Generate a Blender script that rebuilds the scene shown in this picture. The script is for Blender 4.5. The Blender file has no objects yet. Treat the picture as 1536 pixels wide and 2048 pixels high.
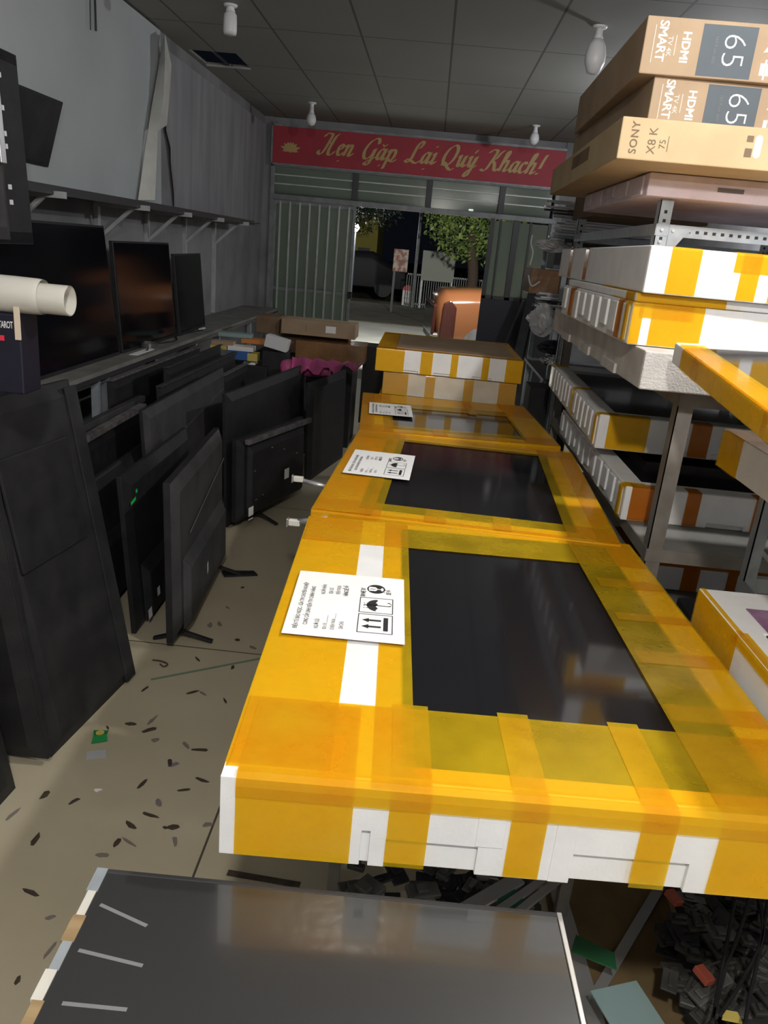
import bpy, bmesh, math, random
from mathutils import Vector, Matrix
random.seed(11)
S = bpy.context.scene
COL = S.collection
PI = math.pi
R3 = [[0.99426932, 0.10265727, -0.02983279], [0.06125213, -0.31833468, 0.94599747], [0.08761670, -0.94240359, -0.32279838]]
EYE = Vector((0, 0, 1.65)); FPX = 1540.0
# ---------------------------------------------------------------- camera
cd = bpy.data.cameras.new('camera'); cam = bpy.data.objects.new('camera', cd); COL.objects.link(cam)
cd.sensor_fit = 'VERTICAL'; cd.sensor_height = 36; cd.sensor_width = 27; cd.lens = FPX / 2048 * 36
cd.clip_start = 0.02; cd.clip_end = 300
m = Matrix.Identity(4)
for i in range(3):
    m[i][0] = R3[i][0]; m[i][1] = -R3[i][1]; m[i][2] = -R3[i][2]; m[i][3] = EYE[i]
cam.matrix_world = m; S.camera = cam
# ---------------------------------------------------------------- world, view
w = bpy.data.worlds.new('night'); S.world = w; w.use_nodes = True
w.node_tree.nodes['Background'].inputs[0].default_value = (0.10, 0.13, 0.20, 1)
w.node_tree.nodes['Background'].inputs[1].default_value = 0.02
S.view_settings.view_transform = 'Standard'; S.view_settings.look = 'None'
S.view_settings.gamma = 1; S.view_settings.exposure = 0.15; S.view_settings.use_curve_mapping = False
S.cycles.max_bounces = 8; S.cycles.transparent_max_bounces = 24
S.cycles.sample_clamp_indirect = 4
MAIN_LAMP = (0.05, -0.40, 2.62); MAIN_W = 125
RIGHT_LAMP = (1.10, 1.50, 2.70); RIGHT_W = 98
BACK_LAMP = (1.2, -1.3, 2.70); BACK_W = 32
FILL_LAMP = (2.1, 6.6, 2.72); FILL_W = 75  # added unseen bulb that brightens the dim far end of the shop
STREET_FILL_W = 430; STREET_W = 60

# ---------------------------------------------------------------- pixel -> point at a known real distance
def _ray(px, py):
    v = (px - 768.0, py - 1024.0, FPX)
    return Vector([sum(R3[i][k] * v[k] for k in range(3)) for i in range(3)])
def aty(px, py, y):
    d = _ray(px, py); return EYE + d * (y / d.y)
def atz(px, py, z):
    d = _ray(px, py); return EYE + d * ((z - 1.65) / d.z)
def atx(px, py, x):
    d = _ray(px, py); return EYE + d * (x / d.x)

# ---------------------------------------------------------------- materials
MATS = {}
def pm(name, c1, c2=None, scale=8.0, rough=0.6, metal=0.0, bump=0.0, bscale=None, coat=0.0, spec=0.5, trans=0.0, stretch=None, lo=0.35, hi=0.65, sheen=0.0, rough2=None):
    mt = bpy.data.materials.new(name); mt.use_nodes = True; nt = mt.node_tree; N = nt.nodes; L = nt.links
    b = N['Principled BSDF']
    b.inputs['Base Color'].default_value = (*c1, 1); b.inputs['Roughness'].default_value = rough
    b.inputs['Metallic'].default_value = metal; b.inputs['Coat Weight'].default_value = coat
    b.inputs['Coat Roughness'].default_value = 0.08
    b.inputs['Specular IOR Level'].default_value = spec; b.inputs['Transmission Weight'].default_value = trans
    if c2 or bump or rough2:
        tc = N.new('ShaderNodeTexCoord'); mp = N.new('ShaderNodeMapping'); L.new(tc.outputs['Object'], mp.inputs[0])
        if stretch: mp.inputs['Scale'].default_value = stretch
        nz = N.new('ShaderNodeTexNoise'); nz.inputs['Scale'].default_value = scale; nz.inputs['Detail'].default_value = 6
        L.new(mp.outputs[0], nz.inputs['Vector'])
        if c2:
            cr = N.new('ShaderNodeValToRGB'); cr.color_ramp.elements[0].position = lo; cr.color_ramp.elements[1].position = hi
            cr.color_ramp.elements[0].color = (*c1, 1); cr.color_ramp.elements[1].color = (*c2, 1)
            L.new(nz.outputs['Fac'], cr.inputs[0]); L.new(cr.outputs[0], b.inputs['Base Color'])
        if rough2 is not None:
            mr = N.new('ShaderNodeMapRange'); mr.inputs[1].default_value = lo; mr.inputs[2].default_value = hi
            mr.inputs[3].default_value = rough; mr.inputs[4].default_value = rough2
            L.new(nz.outputs['Fac'], mr.inputs[0]); L.new(mr.outputs[0], b.inputs['Roughness'])
        if bump:
            n2 = N.new('ShaderNodeTexNoise'); n2.inputs['Scale'].default_value = bscale or scale * 3; n2.inputs['Detail'].default_value = 4
            L.new(mp.outputs[0], n2.inputs['Vector'])
            bp = N.new('ShaderNodeBump'); bp.inputs['Strength'].default_value = bump; bp.inputs['Distance'].default_value = 0.01
            L.new(n2.outputs['Fac'], bp.inputs['Height']); L.new(bp.outputs[0], b.inputs['Normal'])
    MATS[name] = mt; return mt
def em(name, col, st):
    mt = bpy.data.materials.new(name); mt.use_nodes = True; b = mt.node_tree.nodes['Principled BSDF']
    b.inputs['Base Color'].default_value = (*col, 1); b.inputs['Emission Color'].default_value = (*col, 1)
    b.inputs['Emission Strength'].default_value = st; return mt

foam = pm('white_foam', (0.80, 0.80, 0.81), (0.74, 0.74, 0.75), 14, 0.62, bump=0.05, bscale=160, spec=0.3)
foam_dirty = pm('grey_foam', (0.60, 0.58, 0.56), (0.46, 0.44, 0.43), 9, 0.7, bump=0.3, bscale=150, spec=0.3)
pink_lit_foam = pm('pink_lit_white_foam', (0.80, 0.70, 0.78), (0.70, 0.60, 0.68), 9, 0.65, bump=0.2, bscale=150)  # white foam with the pinkish light put into its colour
card = pm('cardboard', (0.42, 0.31, 0.21), (0.36, 0.26, 0.175), 5, 0.8, bump=0.05, bscale=30, spec=0.2)
card_y = pm('yellow_cardboard', (0.53, 0.41, 0.25), (0.47, 0.35, 0.21), 5, 0.8, bump=0.05, bscale=30, spec=0.2)
card_d = pm('brown_cardboard', (0.24, 0.16, 0.10), (0.17, 0.11, 0.07), 6, 0.75, bump=0.1, bscale=30, spec=0.2)
card_wrapped = pm('film_wrapped_cardboard', (0.30, 0.15, 0.06), (0.22, 0.11, 0.045), 7, 0.3, bump=0.4, bscale=14, coat=0.5)
blk = pm('black_plastic', (0.012, 0.012, 0.014), (0.020, 0.020, 0.022), 12, 0.55, bump=0.1, bscale=200, spec=0.35)
blk_dusty = pm('dusty_black_plastic', (0.012, 0.012, 0.014), (0.027, 0.027, 0.029), 7, 0.62, bump=0.15, bscale=220, spec=0.35, lo=0.4, hi=0.75)
grey_back = pm('dusty_charcoal_plastic', (0.034, 0.034, 0.038), (0.062, 0.060, 0.062), 5, 0.65, bump=0.2, bscale=220, spec=0.35)
dust = pm('dust_covered_edge', (0.14, 0.13, 0.13), (0.06, 0.055, 0.055), 20, 0.8, bump=0.2)
gloss = pm('black_glass', (0.006, 0.006, 0.008), rough=0.10, spec=0.07)
gloss_s = pm('smudged_black_glass', (0.010, 0.010, 0.012), scale=4, rough=0.06, rough2=0.10, spec=0.32, bump=0.0)
lcd = pm('bare_panel_glass', (0.024, 0.025, 0.027), rough=0.27, spec=1.0, coat=0.7)
silver = pm('brushed_silver', (0.55, 0.55, 0.56), rough=0.35, metal=0.9)
galv = pm('galvanised_steel', (0.38, 0.42, 0.46), (0.30, 0.33, 0.37), 20, 0.45, metal=0.35)
steel_brown = pm('dirty_grey_steel', (0.24, 0.22, 0.20), (0.17, 0.15, 0.13), 12, 0.55, metal=0.2)
alu = pm('aluminium', (0.50, 0.51, 0.53), rough=0.35, metal=0.7)
dk_metal = pm('dark_metal', (0.05, 0.05, 0.055), rough=0.5, metal=0.4)
wall_m = pm('painted_wall', (0.50, 0.52, 0.54), (0.33, 0.35, 0.36), 1.6, 0.85, bump=0.06, bscale=40, spec=0.2)
wall_d = pm('grimy_wall', (0.27, 0.27, 0.28), (0.19, 0.19, 0.20), 2.2, 0.9, bump=0.1, bscale=30, spec=0.2)
tarp = pm('pale_tarpaulin', (0.44, 0.47, 0.49), (0.38, 0.41, 0.42), 1.2, 0.6, bump=0.05, bscale=8, spec=0.3)
tarp_d = pm('grey_tarpaulin', (0.30, 0.30, 0.32), (0.22, 0.22, 0.235), 2.0, 0.7, bump=0.1, bscale=8, spec=0.3, stretch=(1, 3, 0.5))
tarp_w = pm('white_tarpaulin_fold', (0.60, 0.60, 0.57), (0.5, 0.5, 0.47), 6, 0.6)
paper = pm('white_paper', (0.86, 0.86, 0.87), rough=0.7, spec=0.2)
ink = pm('black_ink', (0.02, 0.02, 0.022), rough=0.7)
ink_g = pm('grey_ink', (0.16, 0.16, 0.17), rough=0.7)
slate = pm('slate_print', (0.085, 0.105, 0.125), (0.075, 0.092, 0.11), 4, 0.7)
cream = pm('pale_print', (0.72, 0.64, 0.58), rough=0.8)
brown_ink = pm('brown_print', (0.16, 0.11, 0.07), rough=0.8)
red_m = pm('red_banner', (0.38, 0.026, 0.045), (0.32, 0.022, 0.037), 3, 0.6)
gold = pm('gold_paint', (0.48, 0.33, 0.12), rough=0.5)
frame_m = pm('painted_steel_frame', (0.24, 0.25, 0.26), (0.17, 0.18, 0.18), 9, 0.5, metal=0.2)
bar_m = pm('pale_steel_bar', (0.48, 0.50, 0.50), (0.38, 0.40, 0.40), 9, 0.45, metal=0.2)
bench_m = pm('grey_worktop', (0.22, 0.22, 0.205), (0.15, 0.15, 0.14), 6, 0.75, bump=0.1)
tape_oc = pm('clear_milky_plastic', (0.78, 0.76, 0.70), rough=0.25, trans=0.3, coat=0.3)
pinkwrap = pm('pink_bubble_wrap', (0.55, 0.09, 0.26), (0.42, 0.06, 0.20), 9, 0.35, bump=0.6, bscale=90, coat=0.3)
orange_car = pm('orange_car_paint', (0.040, 0.015, 0.006), rough=0.22, coat=0.8)
maroon = pm('dark_maroon', (0.010, 0.003, 0.0025), rough=0.2, coat=0.8)
navy = pm('navy_card', (0.006, 0.006, 0.018), rough=0.45)
road_m = pm('pale_concrete_road', (0.50, 0.50, 0.48), (0.40, 0.40, 0.385), 1.4, 0.85, bump=0.1)
verge_m = pm('dirt_verge', (0.10, 0.085, 0.06), (0.05, 0.05, 0.03), 1.8, 0.95, bump=0.5, bscale=6)
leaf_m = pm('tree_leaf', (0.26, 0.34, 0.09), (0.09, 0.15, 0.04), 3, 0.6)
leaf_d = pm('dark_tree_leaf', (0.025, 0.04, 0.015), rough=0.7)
bark = pm('bark', (0.06, 0.04, 0.03), rough=0.9)
yel_wall = pm('yellow_house_wall', (0.42, 0.36, 0.08), rough=0.8)
green_m = pm('green_wrapper', (0.02, 0.25, 0.07), rough=0.3, coat=0.4)
green_pen = em('green_paint_pen', (0.02, 0.60, 0.10), 0.0)
blue_m = pm('blue_card', (0.03, 0.12, 0.38), rough=0.5)
orange_c = pm('orange_card', (0.60, 0.20, 0.04), rough=0.5)
yel_c = pm('yellow_card', (0.62, 0.50, 0.12), rough=0.5)
white_pl = pm('white_plastic', (0.72, 0.72, 0.74), rough=0.4)
red_l = pm('red_print', (0.75, 0.03, 0.06), rough=0.5)
foil = pm('crumpled_foil', (0.8, 0.8, 0.82), rough=0.2, metal=1.0, bump=0.8, bscale=40)
greybag = pm('translucent_grey_bag', (0.42, 0.42, 0.43), (0.32, 0.32, 0.33), 8, 0.35, bump=0.5, bscale=12, coat=0.3)
wood = pm('tan_board', (0.30, 0.21, 0.11), (0.20, 0.13, 0.06), 7, 0.7, stretch=(1, 6, 1))
tan = pm('tan_dusty_cardboard', (0.17, 0.115, 0.05), (0.12, 0.08, 0.035), 9, 0.85)
junk_d = pm('dark_scrap_plastic', (0.025, 0.025, 0.023), (0.05, 0.048, 0.042), 14, 0.6)
junk_g = pm('grey_scrap_metal', (0.07, 0.07, 0.065), (0.13, 0.13, 0.12), 14, 0.5, metal=0.3)
pale_blue = pm('pale_blue_sheet', (0.25, 0.36, 0.36), rough=0.6)
litter_m = pm('dark_litter', (0.040, 0.028, 0.02), (0.075, 0.055, 0.038), 30, 0.8)
litter_g = pm('grey_litter', (0.17, 0.145, 0.14), (0.22, 0.19, 0.16), 30, 0.8)

def tape_mat(name, c_dif, c_tr, op):
    mt = bpy.data.materials.new(name); mt.use_nodes = True; nt = mt.node_tree; N = nt.nodes; L = nt.links
    b = N['Principled BSDF']; out = N['Material Output']
    b.inputs['Base Color'].default_value = (*c_dif, 1); b.inputs['Roughness'].default_value = 0.22
    b.inputs['Coat Weight'].default_value = 0.35; b.inputs['Coat Roughness'].default_value = 0.1
    tr = N.new('ShaderNodeBsdfTransparent'); tr.inputs[0].default_value = (*c_tr, 1)
    tc = N.new('ShaderNodeTexCoord'); mp = N.new('ShaderNodeMapping'); mp.inputs['Scale'].default_value = (3, 3, 3)
    nz = N.new('ShaderNodeTexNoise'); nz.inputs['Scale'].default_value = 3; nz.inputs['Detail'].default_value = 3
    L.new(tc.outputs['Object'], mp.inputs[0]); L.new(mp.outputs[0], nz.inputs['Vector'])
    mr = N.new('ShaderNodeMapRange'); mr.inputs[1].default_value = 0.3; mr.inputs[2].default_value = 0.7
    mr.inputs[3].default_value = op - 0.07; mr.inputs[4].default_value = op + 0.09
    L.new(nz.outputs['Fac'], mr.inputs[0])
    n2 = N.new('ShaderNodeTexNoise'); n2.inputs['Scale'].default_value = 22; n2.inputs['Detail'].default_value = 3
    L.new(mp.outputs[0], n2.inputs['Vector'])
    bp = N.new('ShaderNodeBump'); bp.inputs['Strength'].default_value = 0.25; bp.inputs['Distance'].default_value = 0.004
    L.new(n2.outputs['Fac'], bp.inputs['Height']); L.new(bp.outputs[0], b.inputs['Normal'])
    mx = N.new('ShaderNodeMixShader'); L.new(mr.outputs[0], mx.inputs[0]); L.new(tr.outputs[0], mx.inputs[1]); L.new(b.outputs[0], mx.inputs[2])
    L.new(mx.outputs[0], out.inputs[0]); return mt
tape_y = tape_mat('yellow_packing_tape', (0.74, 0.50, 0.015), (1.0, 0.66, 0.08), 0.40)
tape_o = tape_mat('orange_packing_tape', (0.45, 0.15, 0.01), (0.95, 0.45, 0.08), 0.55)
film = tape_mat('clear_stretch_film', (0.45, 0.36, 0.22), (0.97, 0.93, 0.86), 0.22)

def glass_mat():
    mt = bpy.data.materials.new('frosted_glass'); mt.use_nodes = True; nt = mt.node_tree; N = nt.nodes; L = nt.links
    out = N['Material Output']; b = N['Principled BSDF']
    b.inputs['Base Color'].default_value = (0.085, 0.105, 0.115, 1); b.inputs['Roughness'].default_value = 0.15
    tl = N.new('ShaderNodeBsdfTranslucent'); tl.inputs[0].default_value = (0.55, 0.62, 0.52, 1)
    tr = N.new('ShaderNodeBsdfTransparent'); tr.inputs[0].default_value = (0.75, 0.82, 0.78, 1)
    m1 = N.new('ShaderNodeMixShader'); m1.inputs[0].default_value = 0.35; L.new(tl.outputs[0], m1.inputs[1]); L.new(tr.outputs[0], m1.inputs[2])
    m2 = N.new('ShaderNodeMixShader'); m2.inputs[0].default_value = 0.45; L.new(m1.outputs[0], m2.inputs[1]); L.new(b.outputs[0], m2.inputs[2])
    L.new(m2.outputs[0], out.inputs[0]); return mt
glass = glass_mat()

def grid_mat(name, c, cj, sx, sy, ox, oy, gap, c2=None, rough=0.5, angle=0.0, nscale=2.0, coat=0.0):
    mt = bpy.data.materials.new(name); mt.use_nodes = True; nt = mt.node_tree; N = nt.nodes; L = nt.links
    b = N['Principled BSDF']; b.inputs['Roughness'].default_value = rough; b.inputs['Coat Weight'].default_value = coat
    tc = N.new('ShaderNodeTexCoord'); mp = N.new('ShaderNodeMapping'); L.new(tc.outputs['Object'], mp.inputs[0])
    mp.inputs['Rotation'].default_value = (0, 0, angle); mp.inputs['Location'].default_value = (ox, oy, 0)
    br = N.new('ShaderNodeTexBrick'); br.offset = 0; br.inputs['Scale'].default_value = 1
    br.inputs['Brick Width'].default_value = sx; br.inputs['Row Height'].default_value = sy
    br.inputs['Mortar Size'].default_value = gap; br.inputs['Mortar Smooth'].default_value = 0.3
    nz = N.new('ShaderNodeTexNoise'); nz.inputs['Scale'].default_value = nscale; nz.inputs['Detail'].default_value = 8
    L.new(tc.outputs['Object'], nz.inputs['Vector'])
    cr = N.new('ShaderNodeValToRGB'); cr.color_ramp.elements[0].position = 0.35; cr.color_ramp.elements[1].position = 0.65
    cr.color_ramp.elements[0].color = (*c, 1); cr.color_ramp.elements[1].color = (*(c2 or c), 1)
    L.new(nz.outputs['Fac'], cr.inputs[0]); L.new(mp.outputs[0], br.inputs['Vector'])
    L.new(cr.outputs[0], br.inputs['Color1']); L.new(cr.outputs[0], br.inputs['Color2']); br.inputs['Mortar'].default_value = (*cj, 1)
    L.new(br.outputs['Color'], b.inputs['Base Color'])
    return mt
floor_m = grid_mat('beige_floor_tiles', (0.50, 0.445, 0.33), (0.08, 0.07, 0.05), 0.94, 1.88, 0.475, -0.95, 0.004, (0.43, 0.38, 0.275), 0.42, nscale=1.7)
ceil_m = grid_mat('ceiling_tiles', (0.28, 0.28, 0.26), (0.10, 0.10, 0.095), 0.62, 1.24, 0.02, 0.2, 0.009, (0.26, 0.26, 0.245), 0.8, nscale=1.2)

# ---------------------------------------------------------------- mesh builder
class MB:
    def __init__(s): s.v = []; s.f = []; s.m = []
    def add(s, vs, fs, mi=0):
        o = len(s.v); s.v += [Vector(p) for p in vs]
        for f in fs: s.f.append([o + i for i in f]); s.m.append(mi)
        return s
    def box(s, x0, x1, y0, y1, z0, z1, mi=0, M=None):
        vs = [Vector(p) for p in ((x0, y0, z0), (x1, y0, z0), (x1, y1, z0), (x0, y1, z0), (x0, y0, z1), (x1, y0, z1), (x1, y1, z1), (x0, y1, z1))]
        if M: vs = [M @ p for p in vs]
        return s.add(vs, [(0, 3, 2, 1), (4, 5, 6, 7), (0, 1, 5, 4), (1, 2, 6, 5), (2, 3, 7, 6), (3, 0, 4, 7)], mi)
    def poly(s, pts, mi=0): return s.add(pts, [tuple(range(len(pts)))], mi)
    def prism(s, pts, d, mi=0):
        d = Vector(d); n = len(pts); a = [Vector(p) for p in pts]; b = [p + d for p in a]
        return s.add(a + b, [tuple(range(n))[::-1], tuple(range(n, 2 * n))] + [(i, (i + 1) % n, n + (i + 1) % n, n + i) for i in range(n)], mi)
    def beam(s, a, b, w, h, up=(0, 0, 1), mi=0):
        a = Vector(a); b = Vector(b); d = (b - a).normalized(); u = Vector(up)
        if abs(d.dot(u)) > 0.95: u = Vector((0, 1, 0))
        r = d.cross(u).normalized() * w / 2; u = r.cross(d).normalized() * h / 2
        vs = [p + x + y for p in (a, b) for x, y in ((-r, -u), (r, -u), (r, u), (-r, u))]
        return s.add(vs, [(0, 1, 2, 3), (7, 6, 5, 4), (0, 4, 5, 1), (1, 5, 6, 2), (2, 6, 7, 3), (3, 7, 4, 0)], mi)
    def tube(s, pts, r, n=8, mi=0, caps=True):
        pts = [Vector(p) for p in pts]; rings = []
        for i, p in enumerate(pts):
            d = (pts[min(i + 1, len(pts) - 1)] - pts[max(i - 1, 0)]).normalized()
            u = Vector((0, 0, 1)) if abs(d.z) < 0.9 else Vector((1, 0, 0))
            a = d.cross(u).normalized(); b = a.cross(d); rr = r[i] if isinstance(r, (list, tuple)) else r
            rings.append([p + (a * math.cos(t * 2 * PI / n) + b * math.sin(t * 2 * PI / n)) * rr for t in range(n)])
        vs = [p for g in rings for p in g]; fs = []
        for i in range(len(rings) - 1):
            for t in range(n): fs.append((i * n + t, i * n + (t + 1) % n, (i + 1) * n + (t + 1) % n, (i + 1) * n + t))
        if caps: fs += [tuple(range(n))[::-1], tuple(range(len(vs) - n, len(vs)))]
        return s.add(vs, fs, mi)
    def ribbon(s, path, wv, mi=0):
        path = [Vector(p) for p in path]; wv = Vector(wv); vs = []
        for p in path: vs += [p, p + wv]
        return s.add(vs, [(2 * i, 2 * i + 1, 2 * i + 3, 2 * i + 2) for i in range(len(path) - 1)], mi)
    def build(s, name, mats, parent=None, bevel=0.0, smooth=False, seg=2):
        me = bpy.data.meshes.new(name); me.from_pydata([tuple(v) for v in s.v], [], s.f)
        if not isinstance(mats, (list, tuple)): mats = [mats]
        for mt in mats: me.materials.append(mt)
        me.polygons.foreach_set('material_index', s.m)
        if smooth: me.polygons.foreach_set('use_smooth', [True] * len(s.f))
        me.update()
        bm = bmesh.new(); bm.from_mesh(me)
        if not name.startswith(('packing_tape', 'ink', 'film', 'lettering', 'foliage')): bmesh.ops.recalc_face_normals(bm, faces=bm.faces)
        bm.to_mesh(me); bm.free()
        o = bpy.data.objects.new(name, me); COL.objects.link(o)
        if parent: o.parent = parent
        if bevel:
            bv = o.modifiers.new('bevel', 'BEVEL'); bv.width = bevel; bv.segments = seg; bv.limit_method = 'ANGLE'; bv.angle_limit = math.radians(40)
        return o
def tag(o, label, cat, group=None):
    o['label'] = label; o['category'] = cat
    if group: o['group'] = group
    return o
def thing(name, label, cat, loc=(0, 0, 0), rz=0.0, group=None, mat=None):
    o = bpy.data.objects.new(name, None); COL.objects.link(o); o.empty_display_size = 0.05
    if mat is not None: o.matrix_world = mat
    else: o.location = loc; o.rotation_euler = (0, 0, rz)
    return tag(o, label, cat, group)
def struct(name, mb, mat, **k):
    o = mb.build(name, mat, **k); o['kind'] = 'structure'; return o
def frame(o, x, y, z):
    mt = Matrix.Identity(4)
    for i in range(3): mt[i][0] = x[i]; mt[i][1] = y[i]; mt[i][2] = z[i]; mt[i][3] = o[i]
    return mt
def one(name, mb, mats, label, cat, group=None, origin=None, **k):
    "a thing that is a single mesh; its origin is moved to the middle of its base"
    if origin is None:
        xs = [v.x for v in mb.v]; ys = [v.y for v in mb.v]; zs = [v.z for v in mb.v]
        origin = Vector(((min(xs) + max(xs)) / 2, (min(ys) + max(ys)) / 2, min(zs)))
    mb.v = [v - origin for v in mb.v]; o = mb.build(name, mats, **k); o.location = origin
    return tag(o, label, cat, group)
def smoothpts(p, n=6, closed=False):
    P = [Vector(q) for q in p]; out = []
    for i in range(len(P) - 1):
        a = P[max(i - 1, 0)]; b = P[i]; c = P[i + 1]; d = P[min(i + 2, len(P) - 1)]
        for k in range(n):
            t = k / n
            out.append(0.5 * ((2 * b) + (c - a) * t + (2 * a - 5 * b + 4 * c - d) * t * t + (3 * b - a - 3 * c + d) * t ** 3))
    out.append(P[-1]); return out
def text_into(mb, txt, size, M, mi=0, align='LEFT', spacing=1.0, bold=0.0, sx=1.0):
    cu = bpy.data.curves.new('t', 'FONT'); cu.body = txt; cu.size = size; cu.align_x = align; cu.align_y = 'CENTER'
    cu.space_character = spacing; cu.offset = bold; cu.resolution_u = 3
    ob = bpy.data.objects.new('t', cu); COL.objects.link(ob)
    dg = bpy.context.evaluated_depsgraph_get(); me = bpy.data.meshes.new_from_object(ob.evaluated_get(dg))
    mb.add([M @ Vector((v.co.x * sx, v.co.y, 0)) for v in me.vertices], [tuple(p.vertices) for p in me.polygons], mi)
    bpy.data.objects.remove(ob); bpy.data.curves.remove(cu); bpy.data.meshes.remove(me)

# ================================================================ room shell
XL, XR, YB, YF, ZC = -2.15, 2.7, -2.6, 10.0, 3.0
struct('floor', MB().box(XL - 0.2, XR + 0.2, YB - 0.2, YF + 0.15, -0.1, 0), floor_m)
HX0, HX1, HY0, HY1 = -2.1, -1.72, 6.85, 7.36
cb = MB()
cb.box(XL - 0.2, HX0, YB - 0.2, YF + 0.2, ZC, ZC + 0.02); cb.box(HX1, XR + 0.2, YB - 0.2, YF + 0.2, ZC, ZC + 0.02)
cb.box(HX0, HX1, YB - 0.2, HY0, ZC, ZC + 0.02); cb.box(HX0, HX1, HY1, YF + 0.2, ZC, ZC + 0.02)
struct('ceiling', cb, ceil_m)
struct('trim_1', MB().box(HX0, HX1, HY1 - 0.012, HY1 + 0.012, ZC - 0.012, ZC), bar_m)
struct('trim_2', MB().box((HX0 + HX1) / 2 - .008, (HX0 + HX1) / 2 + .008, HY0, HY1, ZC, ZC + 0.015), dk_metal)
struct('ceiling_void', MB().box(XL, XR, YB, YF, ZC + 0.5, ZC + 0.55), dk_metal)
struct('wall_left', MB().box(XL - 0.15, XL, YB, YF, 0, ZC), wall_d)
struct('wall_right', MB().box(XR, XR + 0.15, YB, YF, 0, ZC), wall_d)
struct('wall_back', MB().box(XL, XR, YB - 0.15, YB, 0, ZC), wall_m)
# front wall: solid left jamb, right part beyond the glass, strip above the sign
GX0, GX1 = -2.05, 1.42     # glazed shopfront
fw = MB(); fw.box(XL, GX0, YF, YF + 0.15, 0, ZC); fw.box(GX1, XR, YF, YF + 0.15, 0, ZC)
fw.box(GX0, GX1, YF + 0.02, YF + 0.15, 2.52, ZC)
struct('wall_front', fw, wall_d)

# shopfront steel: gate on the left, opening, fixed panel on the right, louvred transom
DX0, DX1 = -0.99, 0.64
fr = MB()
fr.box(GX0, GX0 + 0.05, YF - 0.03, YF + 0.03, 0, 2.95); fr.box(GX1 - 0.05, GX1, YF - 0.03, YF + 0.03, 0, 2.5)
fr.box(GX0, GX1, YF - 0.035, YF + 0.035, 2.10, 2.16); fr.box(GX0, GX1, YF - 0.03, YF + 0.03, 2.465, 2.50)
struct('trim_3', fr, frame_m, bevel=0.004)
tx = [GX0 + 0.05, -1.02, -0.13, 0.74, GX1 - 0.05]
for i in range(4):
    a, b = tx[i] + (0.035 if i else 0), tx[i + 1] - 0.035
    wn = struct('window_%d' % (i + 1), MB().box(a, b, YF + 0.0, YF + 0.012, 2.16, 2.465), glass)
    sl = MB()
    for z in (2.27, 2.37): sl.box(a, b, YF - 0.022, YF - 0.004, z, z + 0.014)
    so = sl.build('window_bar', bar_m, wn)
for i in (1, 2, 3):
    struct('trim_%d' % (i + 3), MB().box(tx[i] - 0.035, tx[i] + 0.035, YF - 0.045, YF + 0.03, 2.16, 2.465), dk_metal, bevel=0.004)
# sliding gate (left)
g = thing('sliding_gate', 'grey steel gate with upright pale bars over frosted glass, left of the doorway', 'gate', (GX0 + 0.05, YF - 0.01, 0))
gw = DX0 - GX0 - 0.05
gf = MB()
for x in (0.0, gw - 0.035): gf.box(x, x + 0.035, -0.02, 0.02, 0.02, 2.09)
for z in (0.02, 1.04, 2.05): gf.box(0, gw, -0.018, 0.018, z, z + 0.045)
gf.build('gate_frame', frame_m, g, bevel=0.003)
for k in range(8):
    x = 0.075 + k * (gw - 0.12) / 7.4
    MB().box(x, x + 0.022, -0.035, -0.012, 0.03, 2.08).build('gate_bar', bar_m, g, bevel=0.003)
MB().box(0.03, gw - 0.03, 0.0, 0.008, 0.06, 2.05).build('glass_pane', glass, g)
MB().box(gw - 0.03, gw + 0.02, -0.06, -0.02, 1.02, 1.10).build('lock', blk, g, bevel=0.004)
# fixed panel right of the doorway
g = thing('door_panel', 'narrow steel framed door panel of frosted glass over a black lower sheet, right of the doorway', 'door', (DX1, YF - 0.01, 0))
pw = GX1 - 0.05 - DX1
gf = MB()
for x, wd in ((0, 0.05), (0.28, 0.07), (pw - 0.03, 0.03), (0.12, 0.02), (0.48, 0.02)): gf.box(x, x + wd, -0.02, 0.02, 0.0, 2.10)
gf.box(0, pw, -0.02, 0.02, 1.17, 1.21); gf.build('door_frame', dk_metal, g, bevel=0.003)
MB().box(0.04, pw - 0.03, 0.0, 0.008, 1.2, 2.08).build('glass_pane', glass, g)
MB().box(0.0, pw, -0.024, 0.015, 0.02, 1.17).build('lower_sheet', navy, g)

# ---- red banner with painted script
SX0, SX1, SZ0, SZ1 = -2.03, 1.42, 2.50, 2.90
sg = thing('shop_banner', 'long red banner with gold script lettering and a lotus above the doorway', 'banner', (SX0, YF - 0.045, SZ0))
SW = SX1 - SX0; SH = SZ1 - SZ0
MB().box(0, SW, -0.004, 0.0, 0, SH).build('banner_face', red_m, sg)
bf = MB(); bf.box(-0.01, SW, -0.015, 0.0, SH, SH + 0.025); bf.box(-0.01, SW, -0.015, 0.0, -0.022, 0); bf.box(-0.02, 0, -0.015, 0.0, -0.02, SH + 0.02)
bf.build('banner_rim', frame_m, sg)
lot = MB()
cx, cz = 0.21, 0.185
for li, (a, ln, wd) in enumerate(((0, .085, .026), (-24, .09, .026), (24, .09, .026), (-50, .105, .024), (50, .105, .024), (-76, .125, .02), (76, .125, .02), (-100, .10, .018), (100, .10, .018), (180, .03, .05))):
    t = math.radians(a); d = Vector((math.sin(t), 0, math.cos(t))); n = Vector((d.z, 0, -d.x)); c = Vector((cx, -0.006 - .0004 * li, cz - 0.03))
    lot.poly([c - n * wd * .4, c + d * ln * .55 - n * wd, c + d * ln, c + d * ln * .55 + n * wd, c + n * wd * .4])
lot.poly([(cx + .06 * math.cos(q), -.0102, cz - .025 + .032 * math.sin(q)) for q in [2 * PI * k / 16 for k in range(16)]]); lot.build('lotus_emblem', gold, sg)
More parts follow.
